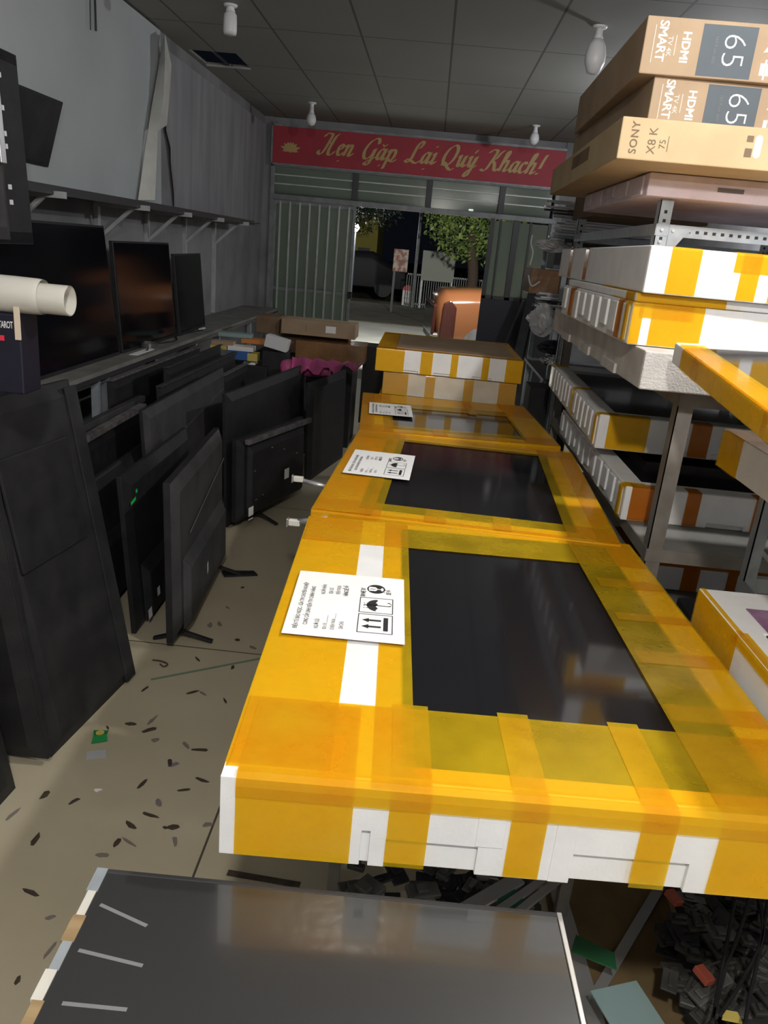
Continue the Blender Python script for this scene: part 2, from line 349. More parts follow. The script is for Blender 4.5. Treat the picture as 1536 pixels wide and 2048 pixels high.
GL = {
 'H': (1.55, [[(0.1, 1.45), (0.25, 1.7), (0.55, 1.75), (0.75, 1.6), (0.55, 0.8), (0.35, 0.2), (0.1, -0.05), (-0.1, 0.1), (-0.05, 0.3)], [(1.35, 1.75), (1.15, 1.6), (1.0, 1.2), (0.8, 0.4), (0.85, 0.0), (1.1, 0.0), (1.35, 0.3)], [(0.5, 0.85), (0.75, 0.95), (1.0, 0.95)]]),
 'e': (0.62, [[(0.1, 0.45), (0.4, 0.6), (0.45, 0.85), (0.3, 0.95), (0.12, 0.7), (0.08, 0.3), (0.2, 0.02), (0.4, 0.05), (0.6, 0.3)]]),
 'n': (0.95, [[(0.05, 0.75), (0.2, 0.95), (0.2, 0.6), (0.08, 0.0)], [(0.15, 0.45), (0.4, 0.9), (0.6, 0.9), (0.6, 0.6), (0.5, 0.15), (0.6, 0.0), (0.85, 0.25)]]),
 'G': (1.3, [[(1.15, 1.3), (1.1, 1.65), (0.85, 1.75), (0.4, 1.4), (0.1, 0.7), (0.2, 0.1), (0.5, 0.0), (0.85, 0.4), (0.95, 0.85)], [(1.0, 0.9), (0.9, 0.2), (0.75, -0.4), (0.5, -0.5), (0.4, -0.3), (0.9, 0.0), (1.2, 0.2)]]),
 'a': (0.85, [[(0.6, 0.8), (0.4, 0.95), (0.15, 0.7), (0.05, 0.25), (0.2, 0.0), (0.4, 0.2), (0.6, 0.75)], [(0.66, 0.95), (0.55, 0.3), (0.6, 0.0), (0.85, 0.25)]]),
 'p': (0.9, [[(0.05, 0.7), (0.25, 0.95), (0.2, 0.5), (0.0, -0.7)], [(0.2, 0.5), (0.45, 0.95), (0.7, 0.8), (0.65, 0.3), (0.4, 0.0), (0.2, 0.15)], [(0.4, 0.0), (0.7, -0.05), (0.9, 0.15)]]),
 'L': (1.2, [[(0.75, 1.2), (0.95, 1.6), (0.8, 1.8), (0.55, 1.5), (0.4, 0.9), (0.3, 0.3), (0.1, 0.0), (-0.15, 0.05), (0.0, 0.25), (0.4, 0.1), (0.8, -0.05), (1.1, 0.2)]]),
 'i': (0.45, [[(0.1, 0.75), (0.25, 0.95), (0.2, 0.5), (0.12, 0.1), (0.25, 0.0), (0.45, 0.25)]]),
 'Q': (1.35, [[(0.8, 1.75), (0.35, 1.4), (0.1, 0.7), (0.2, 0.15), (0.55, 0.0), (0.95, 0.5), (1.1, 1.2), (1.0, 1.6), (0.8, 1.75)], [(0.1, 0.0), (0.3, 0.25), (0.6, -0.1), (0.95, -0.35), (1.2, -0.2)]]),
 'u': (0.95, [[(0.05, 0.75), (0.2, 0.95), (0.15, 0.4), (0.2, 0.0), (0.45, 0.2), (0.62, 0.9)], [(0.66, 0.95), (0.55, 0.3), (0.65, 0.0), (0.9, 0.25)]]),
 'y': (0.95, [[(0.05, 0.75), (0.2, 0.95), (0.15, 0.4), (0.25, 0.05), (0.45, 0.2), (0.62, 0.9)], [(0.68, 0.95), (0.5, 0.0), (0.3, -0.7), (0.05, -0.7), (0.2, -0.3), (0.85, 0.2)]]),
 'K': (1.4, [[(0.1, 1.45), (0.3, 1.7), (0.6, 1.75), (0.75, 1.55), (0.5, 0.7), (0.3, 0.1), (0.05, -0.1), (-0.2, 0.05)], [(1.35, 1.75), (1.1, 1.5), (0.85, 1.0), (0.6, 0.85), (0.85, 0.6), (1.0, 0.1), (1.2, 0.0), (1.35, 0.25)]]),
 'h': (0.95, [[(0.1, 0.4), (0.45, 1.4), (0.4, 1.75), (0.25, 1.4), (0.08, 0.0)], [(0.12, 0.45), (0.4, 0.9), (0.6, 0.9), (0.58, 0.5), (0.5, 0.12), (0.6, 0.0), (0.85, 0.25)]]),
 'c': (0.65, [[(0.5, 0.75), (0.42, 0.95), (0.2, 0.85), (0.06, 0.35), (0.2, 0.0), (0.42, 0.08), (0.65, 0.3)]]),
 '!': (0.5, [[(0.45, 1.7), (0.3, 1.1), (0.22, 0.5)], [(0.12, 0.12), (0.1, 0.0)]]),
}
script = MB(); QN = [0]
def pen(pts, sc, ox, oz, thick=1.0):
    P = smoothpts([(p[0] + 0.28 * p[1], 0, p[1]) for p in pts], 5)
    nib = Vector((0.15, 0, 0.05)) * thick
    for k, nv in enumerate((nib, Vector((0.02, 0, 0.055)))):
        for i in range(len(P) - 1):
            a, b = P[i], P[i + 1]; q = [a - nv, b - nv, b + nv, a + nv]
            QN[0] += 1; script.poly([(ox + v.x * sc, -0.0062 - 0.00006 * (QN[0] % 97), oz + v.z * sc) for v in q])
def word(wd, ox, oz, sc, marks):
    x = ox
    for i, ch in enumerate(wd):
        adv, st = GL[ch]
        for s_ in st: pen(s_, sc, x, oz)
        for (j, mk) in marks:
            if j != i: continue
            cxm = adv * 0.4
            if mk == 'dot': pen([(cxm + 0.12, -0.42), (cxm + 0.1, -0.5)], sc, x, oz, 0.8)
            if mk == 'breve': pen([(cxm - 0.1, 1.3), (cxm + 0.05, 1.15), (cxm + 0.3, 1.35)], sc, x, oz, 0.45)
            if mk == 'acute': pen([(cxm, 1.2), (cxm + 0.15, 1.5)], sc, x, oz, 0.7)
            if mk == 'tittle': pen([(cxm, 1.4), (cxm + 0.01, 1.5)], sc, x, oz, 0.8)
        x += adv * sc
k_ = 0.131
word('Hen', 0.55, 0.14, k_, [(1, 'dot')]); word('Gap', 1.06, 0.13, k_, [(1, 'dot'), (1, 'breve')])
word('Lai', 1.60, 0.135, k_, [(1, 'dot'), (2, 'tittle')]); word('Quy', 2.00, 0.135, k_, [(2, 'acute')])
word('Khach!', 2.50, 0.125, k_ * 0.98, [])
script.build('lettering', gold, sg)

# ---- tarpaulin sheets on the left wall
def sheet(name, y0, y1, z0, z1, x, mat, label, cut=None, amp=0.006, cat='sheet'):
    mb = MB(); ny, nz = 28, 10; vs = []
    for i in range(ny + 1):
        for j in range(nz + 1):
            y = y0 + (y1 - y0) * i / ny; z = z0 + (z1 - z0) * j / nz
            if cut: y = max(y, cut(z)) if cut(z) < y1 else y
            vs.append((x + amp * math.sin(y * 23 + z * 2) * (1 - 0.3 * j / nz) + amp * .6 * math.sin(y * 51), y, z))
    fs = [(i * (nz + 1) + j, (i + 1) * (nz + 1) + j, (i + 1) * (nz + 1) + j + 1, i * (nz + 1) + j + 1) for i in range(ny) for j in range(nz)]
    mb.add(vs, fs); return one(name, mb, mat, label, cat, smooth=True)
sheet('tarpaulin', -2.5, 6.25, 1.80, 2.985, -2.12, tarp, 'smooth pale grey plastic sheet covering the upper left wall, nearer part', amp=0.002)
sheet('tarpaulin', 6.35, 9.9, 1.80, 2.9, -2.125, tarp_d, 'darker creased plastic sheet on the upper left wall near the shopfront', cut=lambda z: 6.38 + max(0, (2.45 - z)) * 0.35 * (1 if z < 2.3 else 0), amp=0.008)
fl = MB()
for k in range(10):
    pass
ff = [(330, 66), (343, 130), (340, 180), (334, 250), (332, 300)]
fb = [(327, 70), (316, 140), (303, 215), (290, 300), (276, 400)]
fc = [(330, 75), (330, 140), (326, 200), (316, 262), (310, 400)]
va = [atx(p[0], p[1], -2.10) for p in fb]; vb = [atx(p[0], p[1], -2.02) for p in fc]; vc = [atx(p[0], p[1], -2.06) for p in ff]
fl.add(va + vb, [(i, i + 1, 6 + i, 5 + i) for i in range(4)]); fl.add(vb[:4] + vc[:4], [(i, i + 1, 5 + i, 4 + i) for i in range(3)])
one('tarpaulin_flap', fl, tarp_w, 'white curled edge of plastic sheet peeling off the left wall', 'flap', smooth=True)

# ---- wall shelf, brackets, posts
sh = thing('wall_shelf', 'long narrow dark shelf on angle brackets along the left wall', 'shelf', (XL, 2.2, 1.775))
MB().box(0, 0.29, 0, 6.1, 0, 0.02).build('shelf_board', bench_m, sh)
MB().box(0.285, 0.30, 0, 6.1, -0.02, 0.022).build('shelf_edge', dk_metal, sh)
for yy in (0.55, 1.7, 2.86, 3.75, 4.67, 5.6):
    b = MB(); b.box(0, 0.35, yy, yy + 0.03, -0.035, -0.004); b.beam((0.01, yy + 0.015, -0.24), (0.24, yy + 0.015, -0.03), 0.022, 0.022)
    b.build('bracket', bar_m, sh); MB().box(0.0, 0.03, yy - 0.005, yy + 0.035, -0.88, -0.03).build('upright', bar_m, sh)
# ---- worktop along the left wall
wb = thing('workbench', 'narrow grey workbench with pale steel legs along the left wall', 'workbench', (XL, 2.7, 0))
MB().box(0.0, 0.40, 0, 6.5, 0.855, 0.88).build('worktop', bench_m, wb)
MB().box(0.385, 0.405, 0, 6.5, 0.83, 0.856).build('edge_rail', dk_metal, wb)
for yy in (0.1, 1.45, 1.58, 3.3, 5.2, 6.4):
    MB().box(0.34, 0.38, yy, yy + 0.04, 0, 0.855).build('leg', galv, wb); 
for yy in (0.1, 1.45, 3.3, 5.2):
    MB().box(0.02, 0.06, yy, yy + 0.04, 0, 0.855).build('leg', galv, wb)

# ================================================================ televisions
def tv(label, p0, p1, z0, z1, xt, T=0.045, face='back', mat=None, group=None, feet=None, scr=None, name='television', bulge=True, bar=None, extra=None, cat='television', roll=0.0):
    """p0 near end, p1 far end of the bottom line; xt how far the top leans towards -normal; visible face looks to the aisle"""
    a = Vector((p0[0], p0[1], z0)); b = Vector((p1[0], p1[1], z0)); u = (b - a).normalized(); W = (b - a).length
    n = Vector((-u.y, u.x, 0))       # away from the aisle
    up = (Vector((0, 0, z1 - z0)) + n * xt); H = up.length; up.normalize(); nn = up.cross(u)
    root = thing(name, label, cat, group=group, mat=frame(a, u, nn, up) @ Matrix.Translation((W, 0, 0)) @ Matrix.Rotation(roll, 4, 'Y') @ Matrix.Translation((-W, 0, 0)))
    mat = mat or blk
    if face == 'screen':
        bz = MB().box(0, W, 0.0, T * 0.5, 0, H).build('bezel', mat, root, bevel=0.003)
        MB().box(0.012, W - 0.012, -0.0015, 0.0, 0.02, H - 0.012).build('screen', scr or gloss, bz)
        MB().box(W * .12, W * .88, T * .5, T * 1.2, H * 0.08, H * 0.65).build('back_cover', mat, root, bevel=0.01)
    else:
        MB().box(0, W, T * 0.45, T * 0.8, 0, H).build('bezel', blk, root, bevel=0.002)
        MB().box(0.01, W - 0.01, T * .8, T * .8 + 0.0015, 0.015, H - 0.01).build('screen', gloss, root)
        mb = MB()
        c = min(0.05, H * .08)
        mb.add([(0.004, T * .45, 0.004), (W - 0.004, T * .45, 0.004), (W - 0.004, T * .45, H - 0.004), (0.004, T * .45, H - 0.004),
                (c, 0.008, c), (W - c, 0.008, c), (W - c, 0.008, H - c), (c, 0.008, H - c)],
               [(0, 1, 5, 4), (1, 2, 6, 5), (2, 3, 7, 6), (3, 0, 4, 7), (4, 5, 6, 7)])
        root_bc = mb.build('back_cover', mat, root, bevel=0.006)
        if bulge:
            z = H * (0.58 if bulge is True else bulge)
            mb = MB(); mb.add([(W * .08, 0.008, 0.02), (W * .92, 0.008, 0.02), (W * .92, 0.008, z), (W * .08, 0.008, z),
                (W * .11, -0.022, 0.05), (W * .89, -0.022, 0.05), (W * .89, -0.022, z - 0.05), (W * .11, -0.022, z - 0.05)],
               [(3, 2, 1, 0), (0, 1, 5, 4), (1, 2, 6, 5), (2, 3, 7, 6), (3, 0, 4, 7), (4, 5, 6, 7)])
            mb.build('housing', mat, root, bevel=0.006)
    if bar: MB().box(0, W, -0.004, T * .82, H, H + bar[0]).build('top_bar', bar[1], root, bevel=0.003)
    if feet:
        for fx in feet:
            for s_ in (-1, 1):
                f = MB(); f.prism([(fx * W - .012, 0.012, 0.03), (fx * W + .012, 0.012, 0.03), (fx * W + .012, 0.032, 0.03), (fx * W - .012, 0.032, 0.03)], (0, 0, -0.04))
                f.beam((fx * W, 0.02, -0.005), (fx * W, 0.02 + s_ * 0.125, -z0 + 0.006), 0.022, 0.012); f.build('foot', blk, root, bevel=0.002)
    if extra: extra(root, W, H)
    return root
def sticker(root, x0, z0, wd, ht, y=-0.024, mat=paper, name='sticker', sh=0.0):
    bc = [c for c in root.children if c.name.startswith('back_cover')]
    root = bc[0] if bc else root
    return MB().add([(x0, y, z0), (x0 + wd, y, z0 + sh), (x0 + wd, y, z0 + ht + sh), (x0, y, z0 + ht)], [(0, 1, 2, 3)]).build(name, mat, root)

# leaning against the left bench, nearest first
A0 = atz(118, 1518, 0); A1 = atz(275, 1355, 0)
ud = (A1 - A0).normalized(); 
tv('huge black television leaning back on the tiles, second nearest on the left', A0, A1, 0.0, 1.135, 0.21, T=0.06, mat=blk_dusty, bulge=False,
   extra=lambda r, W, H: (MB().box(W - 0.07, W - 0.004, 0.0, 0.01, 0.02, H - 0.02).build('side_rail', blk_dusty, r, bevel=0.003),
                          MB().box(W - .48, W - .12, -0.002, 0.01, 0.62, 0.98).build('control_box', blk, r, bevel=0.01)))
tv('slim black television turned edge-on at the near end of the huge one', Vector((-1.29, 2.0)), Vector((-1.052, 1.962)), 0.034, 1.03, 0.0, T=0.06, mat=blk, bulge=False, roll=-.13,
   extra=lambda r, W, H: [sticker(r, W - .20 + k * .035, 0.76, 0.016, 0.03, 0.004, paper, 'vent_mark') for k in range(4)])
tv('black television cut off by the left picture edge, nearest to the viewer', Vector((-1.13, 1.15)), Vector((-1.078, 1.885)), 0.0, 0.9, 0.15, T=0.05, mat=blk, bulge=False)

def ex1(r, W, H):
    MB().beam((W * .18, -0.003, H * .62), (W * .93, -0.003, H * .80), 0.003, 0.004).build('trim_line', silver, r)
    sticker(r, W * .42, H * .20, .018, .05, -.0235, paper, 'torn_label', .01)
tv('charcoal television on splayed feet, back turned to the aisle, nearest standing one', (-0.865, 2.76), (-0.93, 3.72), 0.05, 0.735, 0.012, T=0.075, mat=grey_back, feet=(0.12, 0.86), bulge=0.5, extra=ex1)
def ex2(r, W, H):
    sticker(r, 0.02, H * .82, .06, .014, 0.004, green_pen, 'green_pen_mark', .008); sticker(r, 0.085, H * .865, .02, .016, 0.004, green_pen, 'green_pen_mark', .003)
    sticker(r, 0.03, 0.05, .045, .045, -0.0235); sticker(r, 0.16, 0.10, .035, .04, -0.0235)
tv('black television with two green pen marks on its back', (-1.07, 2.88), (-1.09, 3.80), 0.01, 0.70, 0.05, T=0.06, mat=blk, extra=ex2, bulge=0.42)
tv('plain black television standing just behind the green marked one', (-1.27, 2.93), (-1.30, 4.05), 0.01, 0.60, 0.06, T=0.06, mat=blk_dusty)
def ex6(r, W, H):
    MB().beam((W * .1, 0.004, H * .70), (W * .95, 0.004, H * .84), 0.003, 0.004).build('trim_line', silver, r)
tv('large dusty television with a thin silver line across its back', (-1.22, 3.52), (-1.22, 5.00), 0.0, 0.83, 0.05, T=0.05, mat=grey_back, extra=ex6, bulge=0.5)
tv('black television with a dusty pinkish top bar, behind the plain one', (-1.44, 3.12), (-1.46, 4.12), 0.0, 0.70, 0.03, T=0.045, mat=blk, bar=(0.03, dust))
tv('low black television with grey dusty bar near the bench legs', (-1.56, 3.5), (-1.56, 4.35), 0.0, 0.69, 0.02, T=0.045, mat=blk_dusty, bar=(0.035, grey_back))
tv('black television at the back of the row, tucked under the bench edge', (-1.69, 4.2), (-1.67, 5.9), 0.0, 0.815, 0.02, T=0.04, mat=blk, bar=(0.012, dust))
tv('thin black television behind the silver lined one', (-1.40, 4.25), (-1.37, 5.9), 0.0, 0.80, 0.05, T=0.04, mat=blk_dusty, bar=(0.008, grey_back))
tv('tall thin black television, third from the bench near the coloured boxes', (-1.50, 4.6), (-1.49, 5.85), 0.0, 0.85, 0.03, T=0.035, mat=blk, bar=(0.006, grey_back))
tv('black television near the far end of the row, below the blue box', (-1.27, 5.15), (-1.25, 5.85), 0.0, 0.74, 0.05, T=0.05, mat=blk, bar=(0.006, dust))
tv('greenish grey television beside the pink bubble wrap', (-1.04, 5.1), (-1.01, 5.9), 0.0, 0.66, 0.04, T=0.09, mat=grey_back)
tv('small dark television with pale rim in front of the pink bubble wrap', (-0.93, 5.2), (-0.86, 6.2), 0.0, 0.66, 0.05, T=0.05, mat=blk_dusty)
def ex4(r, W, H):
    MB().box(0.03, W, -0.03, 0.0, H - 0.03, H).build('top_ledge', dust, r, bevel=0.004)
    sticker(r, 0.025, 0.045, .055, .055, -.0345, sh=.0); sticker(r, .45, .17, .06, .065, -.0345)
    sticker(r, 0.025, 0.022, .05, .009, -.0345)
    for (x, z) in ((.10, .30), (.12, .12), (.20, .13), (.45, .36), (.62, .30), (.30, .40)): MB().box(x, x + .014, -.026, -.02, z, z + .006).build('screw_slot', silver, r)
tv('black television with two white square stickers and dusty ledge on its back', (-0.955, 4.17), (-0.70, 4.95), 0.06, 0.56, 0.01, T=0.08, mat=blk, feet=(0.3,), extra=ex4, bulge=0.93)
tv('tall black television directly behind the one with white stickers', (-1.03, 4.25), (-0.80, 5.6), 0.0, 0.80, 0.03, T=0.06, mat=blk)
tv('tall black television standing at the end of the row beside the yellow boxes', (-0.72, 5.3), (-0.55, 6.1), 0.0, 0.72, 0.02, T=0.06, mat=blk, bulge=False)
# on the bench
tv('largest dark glossy television standing on the workbench', (-1.88, 3.2), (-1.88, 4.75), 0.88, 1.63, 0.08, T=0.05, face='screen')
tv('middle glossy television on the workbench reflecting amber light', (-1.88, 4.80), (-1.88, 5.84), 0.88, 1.55, 0.05, T=0.05, face='screen')
tv('smallest glossy television on the workbench, nearest the shopfront', (-1.86, 5.90), (-1.90, 6.72), 0.88, 1.475, 0.05, T=0.05, face='screen', bar=None)
# wall mounted at left
t = aty(127, 205, 4.4); b = aty(97, 335, 4.4)
tv('small dark television tilted forward on the wall above the shelf', (b.x, 3.75), (b.x, 4.4), b.z, t.z, -0.097, T=0.05, face='screen', mat=blk, scr=blk_dusty)
tv('tall dark television hung high at the left picture edge', (-1.74, 2.6), (-1.74, 3.52), 1.53, 2.27, 0.03, T=0.07, mat=blk, bulge=False)
def ex7(r, W, H):
    MB().box(W - .07, W - .035, -0.01, 0.0, 0.25, H - 0.04).build('chrome_strip', silver, r, bevel=0.003)
    for k, z in enumerate((.12, .17, .30, .34, .42, .52, .60, .66)): MB().box(W - .022, W - .012, -.006, 0.002, z, z + .016).build('white_clip', white_pl, r)
tv('television back with chrome strip and white clips, hung in front of the tall dark one', (-1.50, 2.0), (-1.50, 2.86), 1.56, 2.10, 0.02, T=0.05, mat=grey_back, bulge=False, extra=ex7)

# ================================================================ foam boxes
def pathy(y0, y1, H, D, fd, bd, e, r=0.006):
    p = []
    if fd: p += [(-e, H - fd), (-e, H - r), (-e * .3 + r * .3 * 0, H - r * .3 + e * .3), (r, H + e)]
    else: p += [(y0, H + e)]
    n = 6
    ys = p[-1][0]; ye = (D - r) if bd else y1
    for k in range(1, n): p.append((ys + (ye - ys) * k / n, H + e))
    if bd: p += [(D - r, H + e), (D + e * .3, H - r * .3), (D + e, H - r), (D + e, H - bd)]
    else: p += [(y1, H + e)]
    return p
def foam_box(label, org, yaw, W, D, H, tapes=(), scr=None, ribs=0, notches=(), mat=None, group=None, labelpaper=None, lid=None, tilt=(0, 0), name='foam_box', tmat=None, raised=(), side_notch=()):
    root = thing(name, label, 'foam box', org, yaw, group); root.rotation_euler = (tilt[0], tilt[1], yaw)
    mat = mat or foam; s = 0.008
    mb = MB(); dp = 0.004
    x0, x1, y0, y1 = 0.0, W, s, D
    if scr:
        a, b, c, d, sdp = scr
        vs = [(x0, y0, 0), (x1, y0, 0), (x1, y1, 0), (x0, y1, 0), (x0, y0, H), (x1, y0, H), (x1, y1, H), (x0, y1, H),
              (a, c, H), (b, c, H), (b, d, H), (a, d, H), (a, c, H - sdp), (b, c, H - sdp), (b, d, H - sdp), (a, d, H - sdp)]
        fs = [(0, 3, 2, 1), (0, 1, 5, 4), (1, 2, 6, 5), (2, 3, 7, 6), (3, 0, 4, 7), (4, 5, 9, 8), (5, 6, 10, 9), (6, 7, 11, 10), (7, 4, 8, 11),
              (8, 9, 13, 12), (9, 10, 14, 13), (10, 11, 15, 14), (11, 8, 12, 15), (12, 13, 14, 15)]
        mb.add(vs, fs)
    else: mb.box(x0, x1, y0, y1, 0, H)
    pts = [(0, 0, 0)]
    for (n0, n1, nh) in notches: pts += [(n0, 0, 0), (n0, 0, nh), (n1, 0, nh), (n1, 0, 0)]
    pts += [(W, 0, 0), (W, 0, H), (0, 0, H)]
    mb.prism(pts, (0, s, 0))
    for (a, b, c, d) in raised: mb.box(a, b, -0.0012, 0.001, c, d)
    if ribs:
        n = ribs
        for k in range(n):
            yy = s + (D - s) * (k + 0.2) / n; mb.box(-0.008, 0.001, yy, yy + (D - s) / n * 0.62, H * 0.06 + 0.01 * (k % 3), H * 0.93)
    mb.build('foam_body', mat, root, bevel=0.006)
    if scr:
        a, b, c, d, sdp = scr
        MB().box(a + .004, b - .004, c + .004, d - .004, H - sdp - .02, H - 0.001 - max(0, sdp - .006)).build('television_screen', gloss_s, root)
    for i, tp in enumerate(tapes):
        e = 0.0014 + 0.0003 * i; tm = tmat or tape_y
        if len(tp) > 7: tm = tp[7]
        k, p0, p1, lo, q0, q1, hi = tp[:7]
        mb = MB()
        if k == 'y':
            mb.ribbon([(p0, y, z) for y, z in pathy(q0, q1, H, D, lo, hi, e)], (p1 - p0, 0, 0))
        else:
            mb.ribbon([(x if not (lo and x < 0) else x - (0.008 if ribs else 0), p0, z) for x, z in pathy(q0, q1, H, W, lo, hi, e)], (0, p1 - p0, 0))
        mb.build('packing_tape', tm, root, smooth=False)
    if lid: lid(root)
    return root
def handling_label(root, u0, u1, v0, v1, z, seed=0):
    "sheet whose top edge faces -u; text lines run along +v"
    MB().add([(u0, v0, z), (u1 + .0, v0 - .004, z), (u1, v1, z), (u0, v1, z)], [(0, 1, 2, 3)]).build('shipping_label', paper, root); lab_ = root.children[-1] if False else [o for o in bpy.data.objects if o.parent is root and o.name.startswith('shipping_label')][0]
    lb = root.children[-1] if False else None
    L = u1 - u0; Wd = v1 - v0; z2 = z + 0.0004
    M = Matrix(((0, -1, 0, u0), (1, 0, 0, v0), (0, 0, 1, z2), (0, 0, 0, 1)))   # local x -> +v, local y -> -u
    mb = MB()
    def T(txt, x, y, size, b=0.0, sx=0.62): text_into(mb, txt, size, M @ Matrix.Translation((x * Wd, -y * L, 0)), 0, bold=b, sx=sx)
    T('ĐIỆN TỬ BẢO NGỌC - SỬA TIVI CHUYÊN NGHIỆP', .08, .095, .0120, .0001, 0.78)
    T('CUNG CẤP LINH KIỆN TIVI CHÍNH HÃNG', .14, .17, .0120, .0001, 0.78)
    T('NGƯỜI GỬI:', .10, .265, .012); T('NGƯỜI NHẬN:', .62, .265, .012)
    T('ĐỊA CHỈ: .......................', .10, .335, .010); T('ĐỊA CHỈ', .64, .335, .012)
    T('SỐ ĐIỆN THOẠI: ................', .10, .40, .010); T('ĐIỆN THOẠI', .64, .40, .012)
    T('GHI CHÚ:', .12, .47, .012); T('HÀNG DỄ VỠ', .62, .47, .0135, .0003)
    T('XIN NHẸ TAY', .64, .625, .0135, .0004, .5); T('DỄ VỠ', .70, .86, .0135, .0004, .6)
    def X(x, y): return M @ Vector((x * Wd, -y * L, 0))
    def rect(x0, y0, x1, y1, t=.008):
        for a, b, c, d in ((x0, y0, x1, y0 + t), (x0, y1 - t, x1, y1), (x0, y0, x0 + t * .9, y1), (x1 - t * .9, y0, x1, y1)):
            mb.poly([X(a, b), X(c, b), X(c, d), X(a, d)])
    rect(.10, .60, .37, .90); rect(.39, .60, .63, .90)
    for cx in (.19, .28):
        mb.poly([X(cx - .012, .69), X(cx + .012, .69), X(cx + .012, .80), X(cx - .012, .80)]); mb.poly([X(cx - .03, .695), X(cx + .03, .695), X(cx, .635)])
    mb.poly([X(.14, .82), X(.33, .82), X(.33, .86), X(.14, .86)])
    um = [X(.51 + .09 * math.cos(PI * k / 10), .755 - .09 * math.sin(PI * k / 10)) for k in range(11)]
    for k in range(6):
        f = k / 6; um.append(X(.42 + .18 * (f + .08), .745 if k % 2 == 0 else .765))
    mb.poly(um)
    mb.poly([X(.505, .64), X(.515, .64), X(.515, .86), X(.505, .86)])
    hk = [(.51 + .0, .86), (.515, .88), (.54, .885), (.56, .87), (.56, .85)]
    for a, b in zip(hk, hk[1:]): mb.poly([X(a[0] - .006, a[1]), X(b[0] - .006, b[1]), X(b[0] + .006, b[1]), X(a[0] + .006, a[1])])
    for k in range(3):
        for j in (0, 1): mb.poly([X(.46 + .035 * k, .635 + .025 * j), X(.466 + .035 * k, .635 + .025 * j), X(.466 + .035 * k, .65 + .025 * j), X(.46 + .035 * k, .65 + .025 * j)])
    # fragile glass: dark ring and dark disc halves around a pale glass
    cx, cy = .78, .74; n = 28
    outer = [(cx + .075 * math.cos(2 * PI * k / n), cy + .085 * math.sin(2 * PI * k / n)) for k in range(n)]
    gl = lambda t: .035 if t < .45 else (.035 * (1 - (t - .45) / .15) + .006 if t < .6 else (.006 if t < .88 else .028))
    m_ = 24
    for side in (-1, 1):
        for k in range(m_):
            t0, t1 = k / m_, (k + 1) / m_
            y0_, y1_ = cy - .085 + .17 * t0, cy - .085 + .17 * t1
            h0 = .075 * math.sqrt(max(0, 1 - ((y0_ - cy) / .085) ** 2)); h1 = .075 * math.sqrt(max(0, 1 - ((y1_ - cy) / .085) ** 2))
            g0 = min(h0, gl((t0 - .12) / .76)) if .12 < t0 < .88 else 0; g1 = min(h1, gl((t1 - .12) / .76)) if .12 < t1 < .88 else 0
            mb.poly([X(cx + side * g0, y0_), X(cx + side * h0, y0_), X(cx + side * h1, y1_), X(cx + side * g1, y1_)])
    for a, b in zip([(.77, .68), (.785, .70), (.772, .715)], [(.785, .70), (.772, .715), (.783, .735)]):
        mb.poly([X(a[0] - .004, a[1]), X(b[0] - .004, b[1]), X(b[0] + .004, b[1]), X(a[0] + .004, a[1])])
    mb.build('ink_print', ink, lab_)

# ---- row on the tables
yw1 = math.radians(2.4)
def lid1(r):
    handling_label(r, .024, .255, .405, .70, 0.1325 + .0075)
    pass
FULL = .128
foam_box('yellow taped foam box nearest on the tables, big dark screen window and handling label', (-.217, .868, .818), yw1, .87, 1.085, .132,
    tapes=[('y', .0, .148, 0, .03, 1.085, 0), ('y', .207, .268, 0, .0, 1.09, .05), ('x', .022, .20, .10, 0, .87, .10), ('x', .91, 1.085, .10, 0, .87, .10),
           ('y', .235, .292, FULL, 0, .21, 0), ('y', .405, .455, FULL, 0, .21, 0), ('y', .585, .635, FULL, 0, .21, 0), ('y', .695, .87, FULL, 0, 1.085, .05),
           ('y', .022, .185, FULL, 0, .19, 0), ('x', .23, .28, 0, .70, .865, .05), ('x', .42, .47, 0, .705, .865, .05), ('x', .60, .635, 0, .71, .865, .05), ('x', .77, .82, 0, .715, .865, .05)],
    scr=(.248, .80, .055, 1.055, .006), notches=((.20, .212, .06), (.235, .365, .048), (.50, .665, .05)), lid=lid1, raised=((.47, .50, .0, .105), (.36, .40, .05, .11)))
# front band wrapping over the near edge of the nearest box
nb = [o for o in bpy.data.objects if o.name == 'foam_box'][0]
MB().ribbon([(0.022, y, z) for y, z in [(-.0062, .105), (-.0062, .122), (-.003, .133), (.006, .1385), (.02, .139)]], (.848, 0, 0)).build('packing_tape', tape_y, nb)

